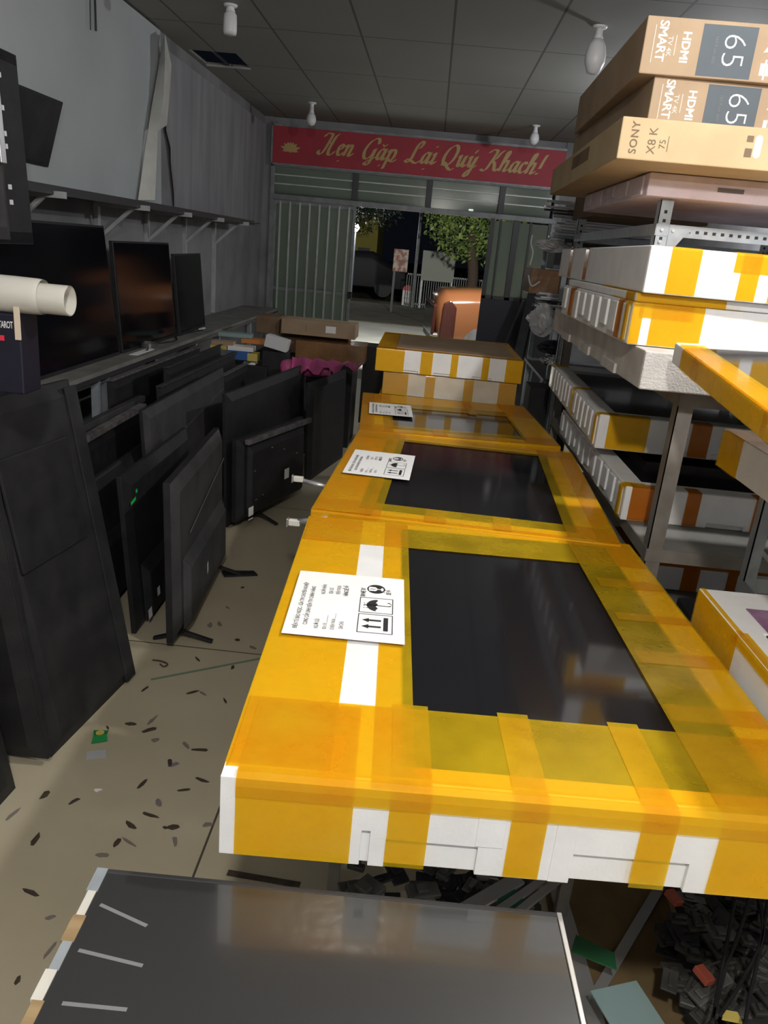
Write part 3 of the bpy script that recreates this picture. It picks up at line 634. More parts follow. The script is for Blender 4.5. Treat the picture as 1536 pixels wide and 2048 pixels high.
def lid2(r): handling_label(r, .03, .245, .36, .67, .1415)
foam_box('yellow taped foam box second on the tables, its dark screen reflecting the banner', (-.262, 1.99, .825), math.radians(-2.2), .84, 1.0, .132,
    tapes=[('y', 0, .84, .12, 0, .02, 0), ('y', -.001, .19, .12, 0, 1.02, 0), ('x', 0, .115, .1, 0, .84, .1), ('x', .90, 1.02, .1, 0, .84, .1), ('y', .145, .168, 0, 0, 1.02, 0), ('y', .70, .84, .12, 0, 1.02, .05),
           ('y', .0, .10, 0, 0, 1.02, 0), ('y', .31, .37, 0, 0, .11, 0), ('y', .50, .55, 0, 0, .11, 0), ('y', .78, .84, 0, 0, 1.02, 0), ('y', .10, .165, 0, 0, 1.02, 0)],
    scr=(.12, .735, .06, .95, .006), lid=lid2)
def lid3(r): handling_label(r, .035, .23, .30, .56, .1415)
foam_box('yellow taped foam box third on the tables, with a shorter dark screen', (-.225, 3.03, .82), math.radians(4.0), .82, .84, .132,
    tapes=[('y', 0, .82, .12, 0, .02, 0), ('y', 0, .14, .12, 0, .84, 0), ('x', 0, .13, .1, 0, .82, .1), ('x', .53, .84, .1, 0, .82, .1), ('y', .10, .13, 0, 0, .84, 0), ('y', .68, .82, .12, 0, .84, .05), ('y', .0, .06, 0, 0, .84, 0),
           ('y', .30, .36, 0, 0, .12, 0), ('y', .50, .54, 0, .5, .84, 0)],
    scr=(.10, .70, .075, .66, .006), lid=lid3)
p = aty(752, 715, 3.98); q = aty(1045, 745, 3.98)
W4 = q.x - p.x
foam_box('yellow taped foam box stacked on top at the far end of the tables', (p.x, 3.98, 1.055), math.radians(0.5), W4, .80, .115,
    tapes=[('y', 0, .145, .115, 0, .80, .05), ('x', 0, .05, .11, 0, W4, .11), ('x', .72, .80, .11, 0, W4, .11), ('y', .23, .29, .115, 0, .05, 0), ('y', .385, .42, .115, 0, .05, 0),
           ('y', .545, .58, .115, 0, .05, 0), ('y', .665, W4, .115, 0, .80, .05), ('x', 0, .028, .1, 0, W4, .1)],
    notches=((.145, .22, .012), (.30, .40, .012), (.50, .60, .012)),
    lid=lambda r: MB().box(.10, W4 - .04, .055, .72, .116, .119).build('cardboard_sheet', card, r))
foam_box('film wrapped foam box with orange tape under the far end top box', (p.x + .045, 4.0, .935), 0, W4 - .06, .75, .115, mat=foam,
    tapes=[('y', 0, .13, .115, 0, .75, .1), ('y', .22, .27, .115, 0, .75, .1), ('y', .42, .47, .115, 0, .75, 0), ('y', .60, W4 - .06, .115, 0, .75, 0), ('x', 0, .03, .1, 0, W4 - .06, .1),
           ('y', -.001, W4 - .06, .11, 0, .75, .1, film)])
foam_box('foam box at the bottom of the far end stack', (p.x + .03, 4.0, .815), 0, W4 - .03, .75, .115, tapes=[('y', 0, .13, .115, 0, .75, .1), ('y', .42, .47, .115, 0, .75, 0), ('y', .62, W4 - .03, .115, 0, .75, 0)])

# steel tables beneath
def table(label, x0, x1, y0, y1, h, junk=False):
    r = thing('steel_table', label, 'table', (x0, y0, 0), group=None)
    W, D = x1 - x0, y1 - y0
    MB().box(0, W, 0, D, h - .015, h).build('tabletop', wood, r)
    f = MB()
    for y in (0.02, D - .05): f.box(0, W, y, y + .03, h - .045, h - .015)
    for x in (0.0, W - .03): f.box(x, x + .03, 0.02, D - .02, h - .045, h - .015)
    f.build('top_frame', steel_brown, r)
    for x in (0.03, W - .06):
        for y in (0.5, D - .08): MB().box(x, x + .03, y, y + .03, 0, h - .045).build('leg', steel_brown, r)
    return r
t1 = table('long grey steel table carrying the nearest two foam boxes', -.14, .56, 1.12, 2.95, .815)
for nm, a, b in (('lower_rail', (.56, -.35, .33), (.60, 1.0, .33)), ('brace', (.60, .02, .33), (.86, .40, .33))):
    pass
table('far steel table carrying the third foam box and the end stack', -.14, .56, 3.0, 4.75, .812)
# pale flat bars below right of the nearest box (scissor trestle)
tr = thing('trestle_stand', 'pale steel bars joined crosswise, lying on the floor below the nearest foam box', 'stand', (.50, 1.5, .0))
P1, P2 = atz(1112, 1772, .022), atz(1192, 2048, .022); dd = (P2 - P1)
M0 = tr.location
MB().beam(P1 - dd * .25 - M0, P2 + dd * .5 - M0, .042, .008).build('long_bar', alu, tr)
Q1, Q2 = atz(1325, 1768, .022), atz(1188, 2000, .022)
MB().beam(Q1 + (Q1 - Q2) * .3 - M0 + Vector((0, 0, .008)), Q2 - M0 + Vector((0, 0, .008)), .026, .008).build('cross_bar', alu, tr)
# glass edged clamps sticking out of the tables on the left
for (a, b, lb) in (((592, 958), (640, 970), 'clear plastic clamp poking out beside the second foam box'), ((583, 1045), (628, 1040), 'clear plastic clamp poking out where first and second foam boxes meet')):
    A = aty(a[0], a[1], 2.35 if a[1] < 1000 else 1.98); B = aty(b[0], b[1], 2.35 if a[1] < 1000 else 1.98)
    k = thing('rail_clamp', lb, 'clamp', A); d = B - A
    MB().tube([d * .3, d * 1.6], .008, 8).build('rod', alu, k, smooth=True); MB().box(-.008, .024, -.008, .008, -.008, .010).build('jaw', tape_oc, k, bevel=.003)
    MB().box(-.014, -.008, -.009, .009, -.012, .013).build('jaw', silver, k, bevel=.002)

# foreground bare panel
A = atz(205, 1737, .80); B = atz(1120, 1826, .80); Cc = atz(1180, 2048, .80); Dd = atz(45, 2048, .80)
u = (B - A).normalized(); Wp = (B - A).length; v = Vector((-u.y, u.x, 0)); yawp = math.atan2(u.y, u.x)
pan = thing('bare_display_panel', 'bare grey display panel lying flat at the bottom of the picture', 'display panel', A - v * .56 - Vector((0, 0, .014)), yawp)
MB().box(0, Wp, 0, .56, 0, .010).build('backing', blk, pan, bevel=.002)
MB().box(.006, Wp - .006, .004, .553, .010, .0138).build('glass_sheet', lcd, pan)
MB().box(Wp - .005, Wp + .002, 0, .56, .004, .0155).build('right_rim', silver, pan, bevel=.001)
MB().box(0, Wp, .553, .56, .004, .0148).build('far_rim', dk_metal, pan, bevel=.001)
lr = MB()
for k in range(14): lr.box(-.004 - .003 * (k % 2), .007 + .004 * ((k * 7) % 3) / 3, .04 * k, .04 * k + .04, .003, .0152, k % 3)
lr.build('torn_left_edge', [tape_oc, galv, wood], pan)
for (x, y, l, a) in ((.02, .50, .075, -.35), (.02, .43, .085, -.15), (.03, .36, .075, .0), (.03, .28, .07, .03)):
    MB().beam((x, y, .01385), (x + l * math.cos(a), y + l * math.sin(a), .01385), .005, .0002).build('tape_residue', ink_g, pan)
st = thing('panel_stand', 'low dark stand under the bare display panel', 'stand', (pan.location.x + .08, pan.location.y + .05, 0), yawp)
MB().box(0, Wp - .18, 0, .40, .765, .7855).build('stand_top', dk_metal, st)
for x in (0, Wp - .21):
    for y in (0, .37): MB().box(x, x + .03, y, y + .03, 0, .765).build('leg', dk_metal, st)

# ================================================================ right hand racks and boxes
def rack(name, label, x0, x1, y0, y1, h, levels, mat=steel_brown, w_=.04, holes=False, posts=((0, 0), (1, 0), (0, 1), (1, 1)), boards=True, zlow=0.0):
    r = thing(name, label, 'rack', (x0, y0, 0)); W, D = x1 - x0, y1 - y0
    for (i, j) in posts:
        x = (W - w_) * i; y = (D - w_) * j; t = .003
        zb = zlow if (i, j) == (0, 0) else 0.0
        mb = MB(); mb.box(x, x + w_, y, y + t, zb, h)
        if i: mb.box(x + w_ - t, x + w_, y, y + w_, zb, h)
        else: mb.box(x, x + t, y, y + w_, zb, h)
        if holes:
            z = zb + 0.03
            while z < h - .02:
                mb.box(x + w_ * .38, x + w_ * .62, y - .0008, y, z, z + .011, 1); z += .03
        mb.build('post', [mat, blk], r)
    for z in levels:
        mb = MB(); mb.box(0, W, -.002, .002, z - .04, z); mb.box(0, W, D - .002, D + .002, z - .04, z); mb.box(-.002, .002, 0, D, z - .04, z); mb.box(W - .002, W + .002, 0, D, z - .04, z)
        if holes:
            x = .08
            while x < W - .05: mb.box(x, x + .012, -.003, -.002, z - .024, z - .014, 1); x += .03
        mb.build('shelf_rail', [mat, blk], r)
        if boards: MB().box(.003, W - .003, .003, D - .003, z - .006, z).build('shelf_board', bench_m, r)
    return r
rack('storage_rack', 'low brown grey steel rack holding the middle foam boxes on the right', .725, 1.75, 2.19, 4.2, 1.345, (.57, .874, 1.345), w_=.045)
rk = rack('slotted_angle_rack', 'tall bluish slotted angle rack under the cardboard television boxes', .785, 1.85, 3.0, 4.7, 1.90, (1.82,), mat=galv, w_=.045, holes=True, boards=False, zlow=1.735)
pl = MB()
pl.prism([(.045, -.004, 1.70), (.10, -.004, 1.78), (.14, -.004, 1.82), (.045, -.004, 1.82)], (0, .003, 0)); pl.build('corner_plate', galv, rk)
for (x, z) in ((.02, 1.80), (.02, 1.76), (.06, 1.80), (.02, 1.71)): MB().tube([(x, -.008, z), (x, .0, z)], .006, 8).build('bolt', silver, rk)

def cardbox(label, org, yaw, W, D, H, mat=card, deco=None, group=None, name='cardboard_box', cat='box'):
    r = thing(name, label, cat, org, yaw, group)
    ct = MB().box(0, W, 0, D, 0, H).build('carton', mat, r, bevel=.004)
    MB().box(.002, W - .002, D * .3, D * .3 + .05, H, H + .0006).build('tape_seam', card_d, r)
    if deco: deco(ct, W, D, H)
    return r
# text on near faces: local x right, local z up ; rotated clockwise 90 (tops to the right) or counter clockwise
def face_text(r, txt, size, x, z, rot, mat, y=-.0008, name='printed_text', bold=0.0, sx=1.0, spacing=1.0):
    c, s_ = math.cos(rot), math.sin(rot)
    M = Matrix(((c, -s_, 0, x), (0, 0, -1, y), (s_, c, 0, z), (0, 0, 0, 1))); mb = MB()
    text_into(mb, txt, size, M, bold=bold, align='CENTER', sx=sx, spacing=spacing); return mb.build('ink_' + name if False else name, mat, r)
def deco65(r, W, D, H):
    s = W / .62
    MB().box(.180, .352, -.0006, 0, .006, H - .012).build('slate_panel', slate, r)
    face_text(r, '65', .104, .283, H * .5, -PI / 2, paper, -.0012, bold=-.0022)
    face_text(r, '163.9 cm (65)', .014, .228, H * .5, -PI / 2, ink_g, -.0012)
    face_text(r, 'HDMI', .036, .132, H * .5, -PI / 2, cream, -.0008, bold=.0012)
    face_text(r, 'SMART', .040, .055, H * .58, -PI / 2, cream, -.0008, bold=.0008, spacing=.9); face_text(r, 'TV 4K', .022, .082, H * .5, -PI / 2, cream, -.0008)
    mb = MB(); mb.box(.030, .032, -.0008, 0, H * .2, H * .85); mb.box(.100, .102, -.0008, 0, H * .35, H * .7); mb.build('printed_rule', cream, r)
    mb = MB(); x = .395
    mb.prism([(x - .016, 0, .02), (x + .016, 0, .02), (x + .016, 0, .055), (x - .016, 0, .055)], (0, -.0008, 0)); mb.box(x - .003, x + .003, -.0008, 0, .008, .066)
    mb.prism([(x - .015, 0, .085), (x, 0, .088), (x + .02, 0, .125), (x + .012, 0, .13)], (0, -.0008, 0)); mb.build('handling_icon', cream, r)
cardbox('top carton of the stack marked 65, brown with slate panel', aty(1277, 146, 2.88), math.radians(-1.0), .95, 1.35, .165, card, deco65)
cb2 = aty(1302, 226, 2.90)
cardbox('second carton marked 65, below the topmost one', (aty(1305, 180, 2.90).x, 2.90, 2.105), math.radians(0.5), .95, 1.45, .158, card, deco65)
def decosony(r, W, D, H):
    face_text(r, 'SONY', .033, .046, H * .52, PI / 2, brown_ink, bold=.0005, spacing=1.1)
    face_text(r, 'X8 K', .036, .102, H * .48, PI / 2, brown_ink); face_text(r, '75', .028, .135, H * .42, PI / 2, brown_ink); MB().box(.150, .152, -.0008, 0, .03, .075).build('printed_rule', brown_ink, r)
    o = MB(); n = 10
    pts = [(.425 + .011 * math.cos(a), 0, .088 + .011 * math.sin(a)) for a in [PI * k / n for k in range(n + 1)]] + [(.425 + .011 * math.cos(a), 0, .045 + .011 * math.sin(a)) for a in [PI + PI * k / n for k in range(n + 1)]]
    o.prism(pts, (0, -.001, 0)); o.build('hand_hole', paper, r)
    MB().box(.388, .410, -.0008, 0, .035, .060).build('printed_icon', brown_ink, r); MB().box(.388, .408, -.0008, 0, .078, .096).build('printed_icon', brown_ink, r)
    MB().box(-.0008, 0, .55, .95, H * .45, H * .85).build('side_print', card_d, r)
s0 = aty(1232, 319, 2.70)
cardbox('yellowish carton with white oval hand hole, third from the top of the stack', (s0.x, 2.70, 1.982), math.radians(-.6), 1.10, 1.60, .121, card_y, decosony)
cardbox('plain dark brown carton at the back of the stack, under the ceiling', (.80, 4.36, 1.905), 0, .6, .6, .60, card_d)
w0 = aty(1293, 388, 2.95)
foam_box('white foam box with pinkish light in its colour, directly below the yellowish carton', (w0.x, 2.95, 1.905), math.radians(.5), 1.05, 1.15, .075, mat=pink_lit_foam, tapes=[('y', .0, 1.0, .022, 0, 1.1, 0, film)],
    lid=lambda r: (MB().box(.24, .33, -.0025, -.0005, .030, .044).build('grey_print', ink_g, r)), ribs=5)

# stack on the low rack (bottom to top)
L4 = aty(1275, 770, 2.16)
foam_box('plain grey white foam tray below the yellow taped one, right stack', (.60, 2.16, 1.345), math.radians(-.5), .85, 1.75, .105, mat=foam_dirty, ribs=0, notches=(), lid=lambda r: [MB().box(-.008, .002, .3 + k * .45, .5 + k * .45, .0, .03).build('foot_block', foam_dirty, r) for k in range(3)])
foam_box('yellow taped thick foam box in the middle of the right stack', (.575, 2.28, 1.452), 0, .86, 1.20, .118, ribs=9,
    tapes=[('y', .0, .03, .115, 0, .3, 0), ('y', .055, .20, .115, 0, .3, 0), ('y', .02, .17, .04, 0, .3, 0), ('x', .0, .05, .11, 0, .3, 0), ('x', .08, .14, .11, 0, .3, 0, tape_o), ('x', .9, .98, .11, 0, .3, 0, tape_o)])
foam_box('thin foam lid taped on the thick yellow box, right stack', (.58, 2.285, 1.571), 0, .86, 1.15, .024, tapes=[('y', .0, .25, .024, 0, .5, 0), ('x', .02, .12, .024, 0, .3, 0)])
foam_box('upper white foam box with broad yellow bands, top of the right stack', (.585, 2.25, 1.597), math.radians(-1.0), .88, 1.72, .125, ribs=0,
    tapes=[('y', .058, .139, .122, 0, 1.7, 0), ('y', .25, .30, .122, 0, 1.7, 0), ('y', .23, .33, .05, 0, 1.7, 0), ('y', .335, .50, .122, 0, 1.7, 0), ('x', .95, 1.02, .12, 0, .6, 0, tape_o), ('x', 1.35, 1.42, .12, 0, .6, 0, tape_o)])
# lower shelves of the low rack
def darkscreen(r): pass
foam_box('long foam box with dark television in it, on the rack beside the far tables', (.655, 2.78, 1.03), math.radians(-1.3), .95, 1.35, .125, ribs=14, scr=(.07, .88, .08, 1.28, .02),
    tapes=[('y', .035, .18, .122, 0, .04, 0), ('y', .33, .40, .122, 0, .05, 0, tape_o), ('y', .56, .62, .122, 0, .05, 0, tape_o), ('x', 0, .04, .11, 0, .07, 0), ('x', .55, .6, .11, 0, .07, 0), ('x', 1.25, 1.33, .11, 0, .07, 0)],
    notches=((.25, .33, .02), (.42, .55, .02)))
foam_box('foam box with orange tape behind the rack post, one shelf lower', (.70, 2.44, .875), 0, .80, 1.30, .115, ribs=12, scr=(.07, .74, .08, 1.2, .02),
    tapes=[('y', .02, .13, .112, 0, .04, 0, tape_o), ('y', .20, .245, .112, 0, .05, 0, tape_o), ('y', .42, .47, .112, 0, .05, 0, tape_o), ('x', 0, .05, .11, 0, .07, 0)],
    notches=((.28, .40, .015), (.50, .62, .015)))
foam_box('lowest visible foam box in the rack with orange tape', (.82, 2.62, .572), 0, .70, 1.0, .12,
    tapes=[('y', .0, .06, .118, 0, .3, 0, tape_o), ('y', .19, .25, .118, 0, .3, 0, tape_o), ('y', .35, .42, .118, 0, .3, 0, tape_o), ('y', .0, .5, .03, 0, .3, 0, tape_o)])
one('black_bin', MB().prism([(0, 0, 0), (.22, 0, 0), (.22, 0, .12), (.13, 0, .12), (.10, 0, .085), (0, 0, .08)], (0, .25, 0)), blk, 'small black step shaped bin under the rack, right', 'bin', bevel=.004).location = aty(1445, 1288, 2.06)
pz = aty(1445, 1288, 2.06); one('pedestal_box', MB().box(-.13, .13, -.13, .13, 0, pz.z - .001), blk_dusty, 'dark box supporting the step shaped bin under the rack', 'box', bevel=.004).location = (pz.x, pz.y, 0)
one('foam_spacer', MB().box(0, .5, 0, .7, 0, .038), foam_dirty, 'grey foam spacer between the two long boxes in the rack', 'spacer').location = (1.15, 3.3, .991)
# near right boxes, left side face runs along the aisle
NB = 0
foam_box('yellow taped foam box with uncovered dark screen jutting in from the right edge', (.62, .97, 1.345), math.radians(-1), .9, 1.07, .052, tilt=(math.radians(5), math.radians(-2.5)), scr=(.045, .87, .045, 1.03, .008),
    tapes=[('x', 0, .22, .050, 0, .05, 0), ('x', .22, .45, .050, 0, .05, 0), ('x', .43, .66, .050, 0, .05, 0), ('x', .66, .90, .050, 0, .05, 0), ('x', .85, .99, .050, 0, .05, 0), ('y', 0, .06, .050, 0, 1.03, 0)])
foam_box('small yellow foam box corner with white patch at the right picture edge', (.70, .75, 1.245), 0, .7, 1.02, .085,
    tapes=[('x', .90, 1.02, .085, 0, .1, 0), ('x', .45, .66, .085, 0, .1, 0), ('y', 0, .04, .05, 0, 1.0, 0)], lid=lambda r: MB().tube([(.18, .85, .085), (.18, .85, .093), (.18, .85, .096)], [.09, .09, .07], 24).build('foam_cap', foam, r, bevel=.004))
def purp(r):
    MB().box(.065, .5, .1, .93, .083, .087).build('purple_insert', pm('purple_film', (.16, .04, .14), (.32, .18, .30), 14, .3), r)
foam_box('yellow foam box with purple film inside, lowest at the right picture edge', (.665, .55, .93), math.radians(1), .7, 1.02, .085, scr=(.055, .6, .09, .82, .004),
    tapes=[('x', .80, 1.02, .085, 0, .012, 0), ('x', .50, .62, .085, 0, .012, 0), ('x', .2, .3, .085, 0, .012, 0), ('x', .60, .82, .02, 0, .012, 0), ('x', .62, .81, 0, 0, .02, 0)], lid=purp)
rack('near_rack', 'steel rack at the right picture edge holding three jutting foam boxes', aty(1500, 1098, 1.87).x, 1.55, .22, 1.89, 1.245, (.93, 1.245), mat=galv, w_=.03, boards=False)
xr = aty(1500, 1098, 1.87).x
one('rack_brace', MB().beam((xr + .02, 1.90, 1.02), (xr + .34, 1.90, .74), .02, .012), galv, 'thin diagonal steel brace on the back of the near right rack', 'brace')

# ================================================================ clutter at the far right (beside the doorway)
fs = thing('far_shelf', 'cluttered dark shelf unit at the far right by the shopfront', 'shelf', (.78, 5.0, 0))
for z in (1.355, 1.80, .95): MB().box(0, 1.2, 0, 1.1, z - .02, z).build('shelf_board', dk_metal, fs)
for x in (0.02, 1.16):
    for y in (.02, 1.06): MB().box(x, x + .03, y, y + .03, 0, 1.80).build('post', galv, fs)
for k in range(26):
    z = 1.802 + .0165 * (k // 2 + 0); x0 = .66 + random.uniform(-.03, .12) + (.04 if k % 2 else 0); yy = 5.02 + (k % 2) * .09 + random.uniform(0, .02)
    L_ = random.uniform(.5, .8)
    o = MB().box(0, L_, 0, random.uniform(.02, .05), 0, .0125); one('metal_strip', o, random.choice([alu, galv, dk_metal, alu]), 'thin metal strip in the pile under the cardboard cartons', 'metal strip', 'metal strips piled on the far shelf').location = (x0 + L_ / 2, yy + .02, z)
for k in range(22):
    z = 1.357 + .011 * (k // 2); L_ = random.uniform(.25, .55); x0 = .66 + random.uniform(0, .1)
    o = MB().box(0, L_, 0, random.uniform(.03, .07), 0, .009); o = one('scrap_strip', o, random.choice([alu, white_pl, dk_metal, galv, blk]), 'short strip in the messy pile on the far right middle shelf', 'strip', 'strips piled on the middle far shelf'); o.location = (x0 + L_ / 2, 5.05 + .11 * (k % 2), z); o.rotation_euler = (0, 0, random.uniform(-.02, .02))
cardbox('brown film wrapped carton on the far right shelf', (.66, 5.45, 1.45), 0, .3, .35, .16, card_wrapped)
cardbox('grey carton on the far right shelf behind the white foam box', (.80, 5.45, 1.62), 0, .5, .35, .12, pm('grey_card', (.16, .17, .19), rough=.6))
def blob(name, label, cat, c, r, mat, seed=1, amp=.25, n=14):
    rnd = random.Random(seed); mb = MB(); vs = []
    ph = [rnd.uniform(0, 6) for _ in range(6)]
    for i in range(n + 1):
        th = PI * i / n
        for j in range(n * 2):
            f = 2 * PI * j / (n * 2)
            k = 1 + amp * (math.sin(3 * f + ph[0] + th * 2) * .4 + math.sin(5 * f + ph[1]) * .25 * math.sin(th * 3 + ph[2]) + rnd.uniform(-.25, .25))
            vs.append((c[0] + r[0] * k * math.sin(th) * math.cos(f), c[1] + r[1] * k * math.sin(th) * math.sin(f), c[2] + r[2] * (1 + .2 * (k - 1)) * math.cos(th)))
    m2 = n * 2; fs_ = [(i * m2 + j, i * m2 + (j + 1) % m2, (i + 1) * m2 + (j + 1) % m2, (i + 1) * m2 + j) for i in range(n) for j in range(m2)]
    mb.add(vs, fs_); return one(name, mb, mat, label, cat, smooth=False)
blob('plastic_bag', 'limp grey plastic bag hanging at the far right shelf edge', 'bag', aty(1085, 640, 5.0), (.07, .025, .095), greybag, 3, .8)
blob('plastic_bag', 'thin transparent plastic bag above the far right shelf', 'bag', aty(1105, 492, 5.0), (.09, .04, .035), greybag, 5, .8)
blob('crumpled_foil', 'ball of shiny crumpled foil beside the far boxes', 'foil', aty(1103, 722, 4.9), (.06, .05, .035), foil, 7, .5)
blob('dark_bag', 'dark blue plastic bag on the far right shelf below the grey one', 'bag', aty(1108, 695, 5.0), (.10, .09, .045), navy, 8, .3)
one('shelf_riser', MB().box(0, .26, 0, .24, 0, .93), blk_dusty, 'black crate under the foil and dark blue bag, far right', 'crate', bevel=.004).location = (.80, 4.85, 0)
hk = MB(); hk.tube(smoothpts([aty(1057, 550, 5.44), aty(1060, 566, 5.44), aty(1066, 572, 5.44), aty(1080, 563, 5.44)], 4), .006, 6); one('white_hook', hk, white_pl, 'bent white plastic hook in front of the brown carton, far right', 'hook')
st_ = MB(); st_.tube(smoothpts([aty(1065, 470, 5.0), aty(1062, 487, 5.0), aty(1066, 505, 5.0), aty(1060, 530, 5.0)], 4), .004, 6); one('white_strap', st_, white_pl, 'thin white strap hanging beside the right door panel', 'strap')
for k in range(4):
    a = Vector((.98 + .13 * k, 8.6 + .02 * k, 0)); b = Vector((1.22 + .13 * k, 9.6, 1.4 + .05 * k))
    one('dark_board', MB().beam(a, b, .10, .015), blk_dusty, 'dark board leaning against the right door panel', 'board', 'dark boards leaning by the right door panel')

# ================================================================ far left cartons and boxes
def slab(name, label, px, py, Y, W, D, H, mat, yaw=0, deco=None, cat='box', group=None):
    a = aty(px, py, Y); r = thing(name, label, cat, (a.x, Y, a.z), yaw, group); ct = MB().box(0, W, 0, D, 0, H).build('carton', mat, r, bevel=.003)
    if deco: deco(ct, W, D, H)
    return r
def dc(r, W, D, H):
    sticker(r, W * .60, H * .3, .085, .055, -.001); MB().box(W * .33, W * .335, -.001, 0, H * .25, H * .75).build('seam_slit', brown_ink, r)
slab('cardboard_carton', 'long flat brown carton on top of the pile by the gate', 562, 666, 6.5, .62, .30, .12, card, 0, dc)
slab('cardboard_carton', 'dark brown carton end beside the long flat carton', 512, 664, 6.7, .20, .3, .14, card_d)
slab('wrapped_carton', 'brown carton wrapped in shiny tape below the long flat carton', 590, 716, 6.4, .575, .35, .145, card_wrapped)
slab('brown_carton', 'plain brown carton under the tape wrapped one', 556, 716, 6.75, .60, .3, .30, card_d)
slab('black_case', 'black plastic case with rounded top beside the wrapped carton', 716, 845, 6.62, .27, .3, .66, blk)
one('support_crate', MB().box(0, .86, 0, .5, 0, .725), blk_dusty, 'black crate under the brown cartons at the end of the row', 'crate', bevel=.005).location = (-1.0, 6.68, 0)
slab('small_white_box', 'tilted small white box in front of the long flat carton', 527, 692, 6.0, .18, .12, .09, white_pl, 0, None).rotation_euler = (0, .2, 0)
for a in ((422, 690, .17, .035, card, 'flat buff box at the left of the coloured pile'), (455, 700, .20, .035, paper, 'flat white box in the coloured pile'), (482, 686, .17, .035, orange_c, 'flat orange box on top of the coloured pile'),
          (420, 697, .13, .03, yel_c, 'yellow box end at the left of the coloured pile'), (456, 718, .17, .07, blue_m, 'blue box in the coloured pile'), (494, 722, .08, .06, yel_c, 'small yellow box at the right of the coloured pile'), (487, 733, .09, .035, paper, 'small white box at the bottom of the coloured pile'),
          (436, 672, .26, .03, pale_blue, 'pale blue flat packet behind the coloured pile')):
    slab('small_box', a[5], a[0], a[1], 6.0 + (.15 if a[1] < 690 else 0), a[2], .12, a[3], a[4], math.radians(3))
one('support_crate', MB().box(0, .5, 0, .4, 0, .70), blk_dusty, 'black crate under the coloured boxes', 'crate', bevel=.005).location = (-1.45, 6.15, 0)
wq = aty(527, 692, 6.0)
one('support_crate', MB().box(-.10, .10, -.06, .06, 0, wq.z - .038), blk_dusty, 'narrow black crate under the tilted small white box', 'crate', bevel=.004).location = (wq.x + .09, 6.07, 0)
# pink bubble wrap: rolled tube at left and a loose sheet to the right
pk = thing('pink_bubble_wrap', 'crumpled roll of pink bubble wrap draped over the televisions', 'bubble wrap', aty(600, 735, 5.7))
o_ = pk.location.copy()
a = aty(570, 738, 5.7) - o_; b = aty(660, 740, 5.7) - o_
MB().tube(smoothpts([a + Vector((-.03, 0, 0)), a + Vector((.03, 0, .008)), (a + b) / 2, b], 5), [.035, .05, .058, .062, .065, .066, .064, .062, .058, .056, .052, .05, .05, .048, .045, .04][:16], 14).build('roll', pinkwrap, pk, smooth=True)
mb = MB(); rows = []
for i in range(15):
    t = i / 14; T_ = aty(585 + 140 * t, 713 + 14 * t + 3 * math.sin(i * 2.1), 5.72); B_ = aty(585 + 145 * t, 748 - 14 * t + 9 * math.sin(i * 1.7), 5.5 + .05 * math.sin(i * 2.2))
    rows += [T_ - o_, (T_ + B_) / 2 - o_ + Vector((0, -.03, .01 * math.sin(i * 3))), B_ - o_]
mb.add(rows, [(3 * i + j, 3 * i + 3 + j, 3 * i + 4 + j, 3 * i + 1 + j) for i in range(14) for j in (0, 1)]); mb.build('loose_sheet', pinkwrap, pk, smooth=True)

# bench clutter
pn = aty(325, 676, 5.15)
r = thing('steel_dish', 'small shiny steel dish on the workbench', 'dish', (-1.84, pn.y, .881))
MB().tube([(0, 0, 0), (0, 0, .004), (0, 0, .035), (0, 0, .036)], [.045, .052, .062, .064], 20, caps=False).build('bowl', silver, r, smooth=True); MB().tube([(0, 0, .0), (0, 0, .003)], .046, 20).build('base', silver, r)
q = atz(228, 698, .882); one('paper_strip', MB().box(-.025, .025, -.16, .16, 0, .003), paper, 'long white paper strip lying on the workbench', 'paper').location = (-1.81, q.y, .8805)
q = atz(375, 655, .882); one('white_tool', MB().box(-.012, .012, -.06, .06, 0, .01), white_pl, 'small white tool lying on the far workbench', 'tool').location = (-1.86, q.y, .8805)
q = atz(255, 685, .882); blob('red_rag', 'small crumpled reddish rag on the workbench', 'rag', (-1.86, q.y, .892), (.03, .05, .011), pm('dull_red', (.22, .05, .04), rough=.8), 2)
cb_ = MB(); cb_.tube(smoothpts([(-1.80, 5.0, .884), (-1.86, 5.3, .886), (-1.80, 5.6, .884), (-1.88, 5.9, .886), (-1.83, 6.4, .884)], 6), .005, 6); one('black_cable', cb_, blk, 'thin black cable snaking over the workbench', 'cable')

# near left: plastic roll, deck box, cabinet
cab = one('black_cabinet', MB().box(0, .70, 0, .65, 0, 1.215), blk_dusty, 'plain black cabinet under the deck box at the left picture edge', 'cabinet', bevel=.006); cab.location = (-1.67, 2.15, 0)
tb = aty(44, 735, 2.12); tt = aty(40, 640, 2.12)
cb3 = thing('printed_box', 'dark navy box with white capitals and a red label under the plastic roll', 'box', (aty(46, 735, 1.90).x - .50, 1.90, 1.216))
MB().box(0, .50, 0, .09, 0, .20).build('box_body', navy, cb3, bevel=.004)
face_text(cb3, 'TAROT', .024, .50 - .037, .172, 0.02, paper, bold=.0002, sx=.5, spacing=.9); 
MB().prism([(.50 - .09, 0, .132), (.50 - .043, 0, .133), (.50 - .043, 0, .146), (.50 - .09, 0, .145)], (0, -.0008, 0)).build('red_label', red_l, cb3)
a = aty(-80, 590, 1.93); b = aty(88, 596, 1.93); c = aty(140, 600, 1.93)
a.z = b.z = c.z = 1.417 + .044
rl = thing('plastic_roll', 'translucent milky plastic roll lying across the deck box', 'plastic roll', (b.x, b.y, 1.417))
of = Vector((b.x, b.y, 1.417))
